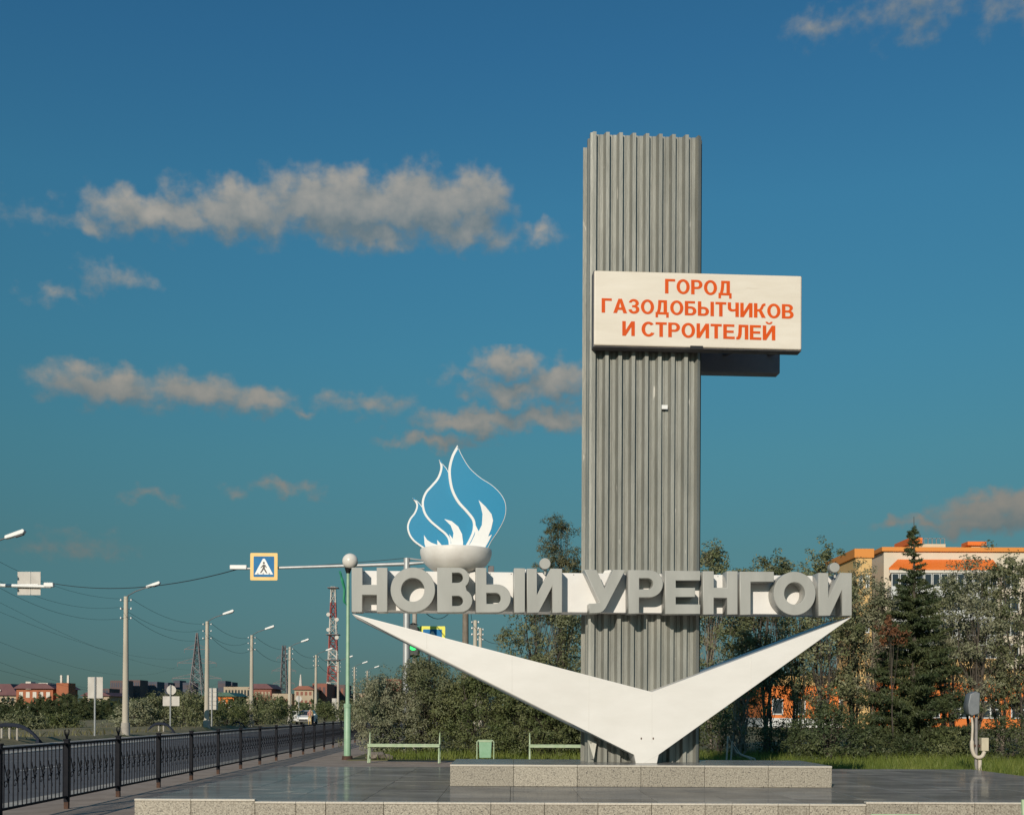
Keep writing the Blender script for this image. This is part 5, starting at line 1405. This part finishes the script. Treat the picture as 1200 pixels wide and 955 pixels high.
for i, (px, Y, yt, rw, lm, lab) in enumerate(TR):
    tree('willow_tree', lab, 'tree', gx(px, Y, .02), at(px, yt, Y).z, rw, .24, 20 + i, 9000, (.12, .05), lm, ('bark', 'bark_pale')[i % 3 == 0], 3 + i % 3, 62, .33, group='row of trees on the right', r0=.055)
conifer('spruce_tree', 'tall dark spruce rising above the trees before the orange building', gx(1070, 39.5, .02), at(1069, 606, 39.5).z, 2.15, 40, 'needle', whorls=34, dens=2.6)
tree('dark_shrub', 'low almost black shrub right of the upper plinth', 'bush', gx(968, 34.5, .02), at(968, 824, 34.5).z, 1.05, .02, 41, 9000, (.10, .035), 'needle', ncl=90, cr=.26, shape='dome', stems=5, r0=.03, group='shrubs on the right lawn')
tree('bare_shrub', 'thin brown stemmed shrub just right of the pillar', 'bush', gx(866, 35.5, .02), at(866, 770, 35.5).z, 1.0, .25, 42, 1500, (.10, .04), 'leaf_birch', 'bark_pale', 11, 60, .25, 'dome', 'shrubs on the right lawn', .028, .5)
for i, (px, Y, yt, rw, lm, lab) in enumerate([(1015, 36, 862, .8, 'leaf_dark', 'small dark shrub left of the spruce foot'), (1112, 36.5, 866, .9, 'leaf_birch', 'low green shrub right of the spruce foot'), (1180, 35, 842, 1.0, 'leaf_dark', 'dark shrub right of the meter stand'),
                                             (915, 38, 846, 1.0, 'leaf_dark', 'low dark shrub under the right chevron wing'), (1225, 36, 836, 1.0, 'leaf_birch', 'green shrub at the right edge'), (840, 38, 835, 1.0, 'leaf_dark', 'dark shrub tucked against the right side of the pillar'), (1060, 37, 860, 1.0, 'leaf_dark', 'dark shrub at the foot of the spruce')]):
    tree('low_shrub', lab, 'bush', gx(px, Y, .02), at(px, yt, Y).z, rw, .02, 60 + i, 2600, (.10, .045), lm, ncl=55, cr=.25, shape='dome', stems=4, r0=.025, group='shrubs on the right lawn')
tree('rust_shrub', 'small rust coloured dying shrub left of the spruce', 'bush', gx(1046, 38.2, .02), at(1046, 722, 38.2).z, .35, .80, 71, 500, (.12, .05), 'leaf_rust', ncl=10, cr=.2, stems=1, r0=.03)
# curved pale hoses or shoots near the pillar
for i, (p, q_, w_) in enumerate((((853, 862), (880, 889), 2), ((858, 868), (884, 888.5), 2))):
    a, b_ = at(p[0], p[1], 25.2), at(q_[0], q_[1], 25.2); m_ = (a + b_) / 2; m_.x -= .06; m_.z -= .10
    o = MB().tube([tuple(a), tuple(m_), tuple(b_)] , .018, 6)
    c0 = Vector((a.x - .05, 25.2, .02)); o = MB().tube([c0, a, m_, b_, Vector((b_.x + .3, 25.2, .03))], .018, 6).build('garden_hose', 'pipe_cream')
    tag(o, ('upper', 'lower')[i] + ' pale bent hose lying behind the plinth', 'hose', 'hoses behind the plinth')

# --- far left shrubs and conifers
FB = [(160, 90, 826, 1.9, 'leaf_pale', 'grey bush right behind the tallest street lamp'), (188, 93, 815, 2.3, 'leaf_willow', 'round bush behind the round sign back'), (218, 92, 814, 2.2, 'leaf_willow', 'bush right of the round sign back'),
      (240, 97, 820, 1.9, 'leaf_birch', 'bush at the foot of the second street lamp'), (266, 104, 826, 2.2, 'leaf_birch', 'low bush right of the ruled sign board'), (303, 106, 817, 2.0, 'leaf_willow', 'bush at the foot of the third street lamp'),
      (326, 112, 822, 1.9, 'leaf_birch', 'bush left of the parked car'), (382, 142, 827, 2.4, 'leaf_birch', 'low bush right of the parked car'), (35, 74, 846, 1.3, 'leaf_willow', 'low scrub above the arched rail at left'), (70, 84, 846, 1.2, 'leaf_birch', 'low scrub left of the lone sign back'),
      (413, 150, 826, 2.6, 'leaf_birch', 'bush right of the mast foot'), (440, 120, 818, 2.8, 'leaf_birch', 'bush far behind the globe lamp')]
for i, (px, Y, yt, rw, lm, lab) in enumerate(FB):
    z0 = .02 if px > 400 else .1
    tree('roadside_bush', lab, 'bush', gx(px, Y, z0), at(px, yt, Y).z, rw, .02, 90 + i, 3800, (.20, .085), lm, ncl=60, cr=.45, shape='dome', stems=4, r0=.05, group='bushes beyond the road', twigs=False)
FT = [(5, 818), (24, 812), (37, 822), (47, 808), (59, 813), (68, 818), (79, 809), (89, 815), (99, 812), (109, 818), (118, 822), (128, 816), (140, 820)]
FTL = ['at the left edge', 'second from the left edge', 'short, before the brick building', 'tallest of the far belt', 'right of the tallest', 'under the brick roof tower', 'right of the brick roof tower', 'left of the lone sign back, low', 'just left of the lone sign post', 'just right of the lone sign post', 'short, right of the lone sign back', 'left of the tallest street lamp', 'touching the tallest street lamp']
for i, ((px, yt), lab) in enumerate(zip(FT, FTL)):
    conifer('far_conifer', 'far dark conifer ' + lab, gx(px, 140 + (i % 4) * 4, .1), at(px, yt, 142).z, 1.5, 120 + i, 'leaf_dark' if i % 2 else 'needle', whorls=9, cbase=.03, group='far conifers beyond the road', dens=.9, nsz=.5)
# the wood along the horizon
rng = np.random.default_rng(77); Cs = []
for k in range(520):
    px = rng.uniform(-260, 1500); Y = rng.uniform(175, 280); h = rng.uniform(1.6, 3.8) * (1 if px < 440 else 1.5); p = gx(px, Y, 0)
    n = 60; u = rng.uniform(0, 1, n)
    Cs.append(np.stack([p.x + rng.normal(0, 1, n) * (1.3 - u), p.y + rng.normal(0, 1, n), .1 + u * h], 1))
o = leaf_obj('far_wood', np.concatenate(Cs), .9, .5, 'leaf_dark', None, rng); tag(o, 'dark belt of far woodland along the horizon', kind='stuff')

# --- grass
def blades(name, m, pts, hmin, hmax, w, seed, label):
    rng = np.random.default_rng(seed); N = len(pts)
    ph = rng.uniform(0, 6.28, N); h = rng.uniform(hmin, hmax, N) * rng.uniform(.6, 1.3, N); ln = rng.normal(0, .35, (N, 2)) * h[:, None]
    dx = np.stack([np.cos(ph), np.sin(ph), np.zeros(N)], 1) * (w * rng.uniform(.6, 1.4, N))[:, None] / 2
    tip = pts + np.stack([ln[:, 0], ln[:, 1], h], 1)
    V = np.stack([pts - dx, pts + dx, tip], 1).reshape(-1, 3)
    o = quads(name, V, 3, m, None); tag(o, label, 'grass', kind='stuff'); return o
rng = np.random.default_rng(9)
P = []
N = 60000
X = rng.uniform(-5, 16, N); Y = 26.3 + rng.uniform(0, 1, N) ** 1.3 * 14
for x, y in zip(X, Y):
    edge = 35.45 if x < 1.8 else 35.45 - (x - 1.8) / (5.6 - 1.8) * 8.4 if x < 5.6 else 27.0 - (x - 5.6) / 25.4 * 2.9
    if y > edge + .03 and x > -4.3 - (y - 35) * .02: P.append((x, y, .018))
blades('grass', 'grass', np.array(P), .10, .34, .02, 3, 'long green grass behind the platform and benches')
N = 7000; l = 21.6 + rng.uniform(0, 1, N) ** 1.4 * 40; d = 40 + rng.uniform(0, 1, N) * 110
P = np.array([tuple(rp(a, b, .05)) for a, b in zip(l, d)])
blades('dry_grass', 'grass_dry', P, .12, .38, .07, 4, 'dry grass tufts on the bank beyond the road')
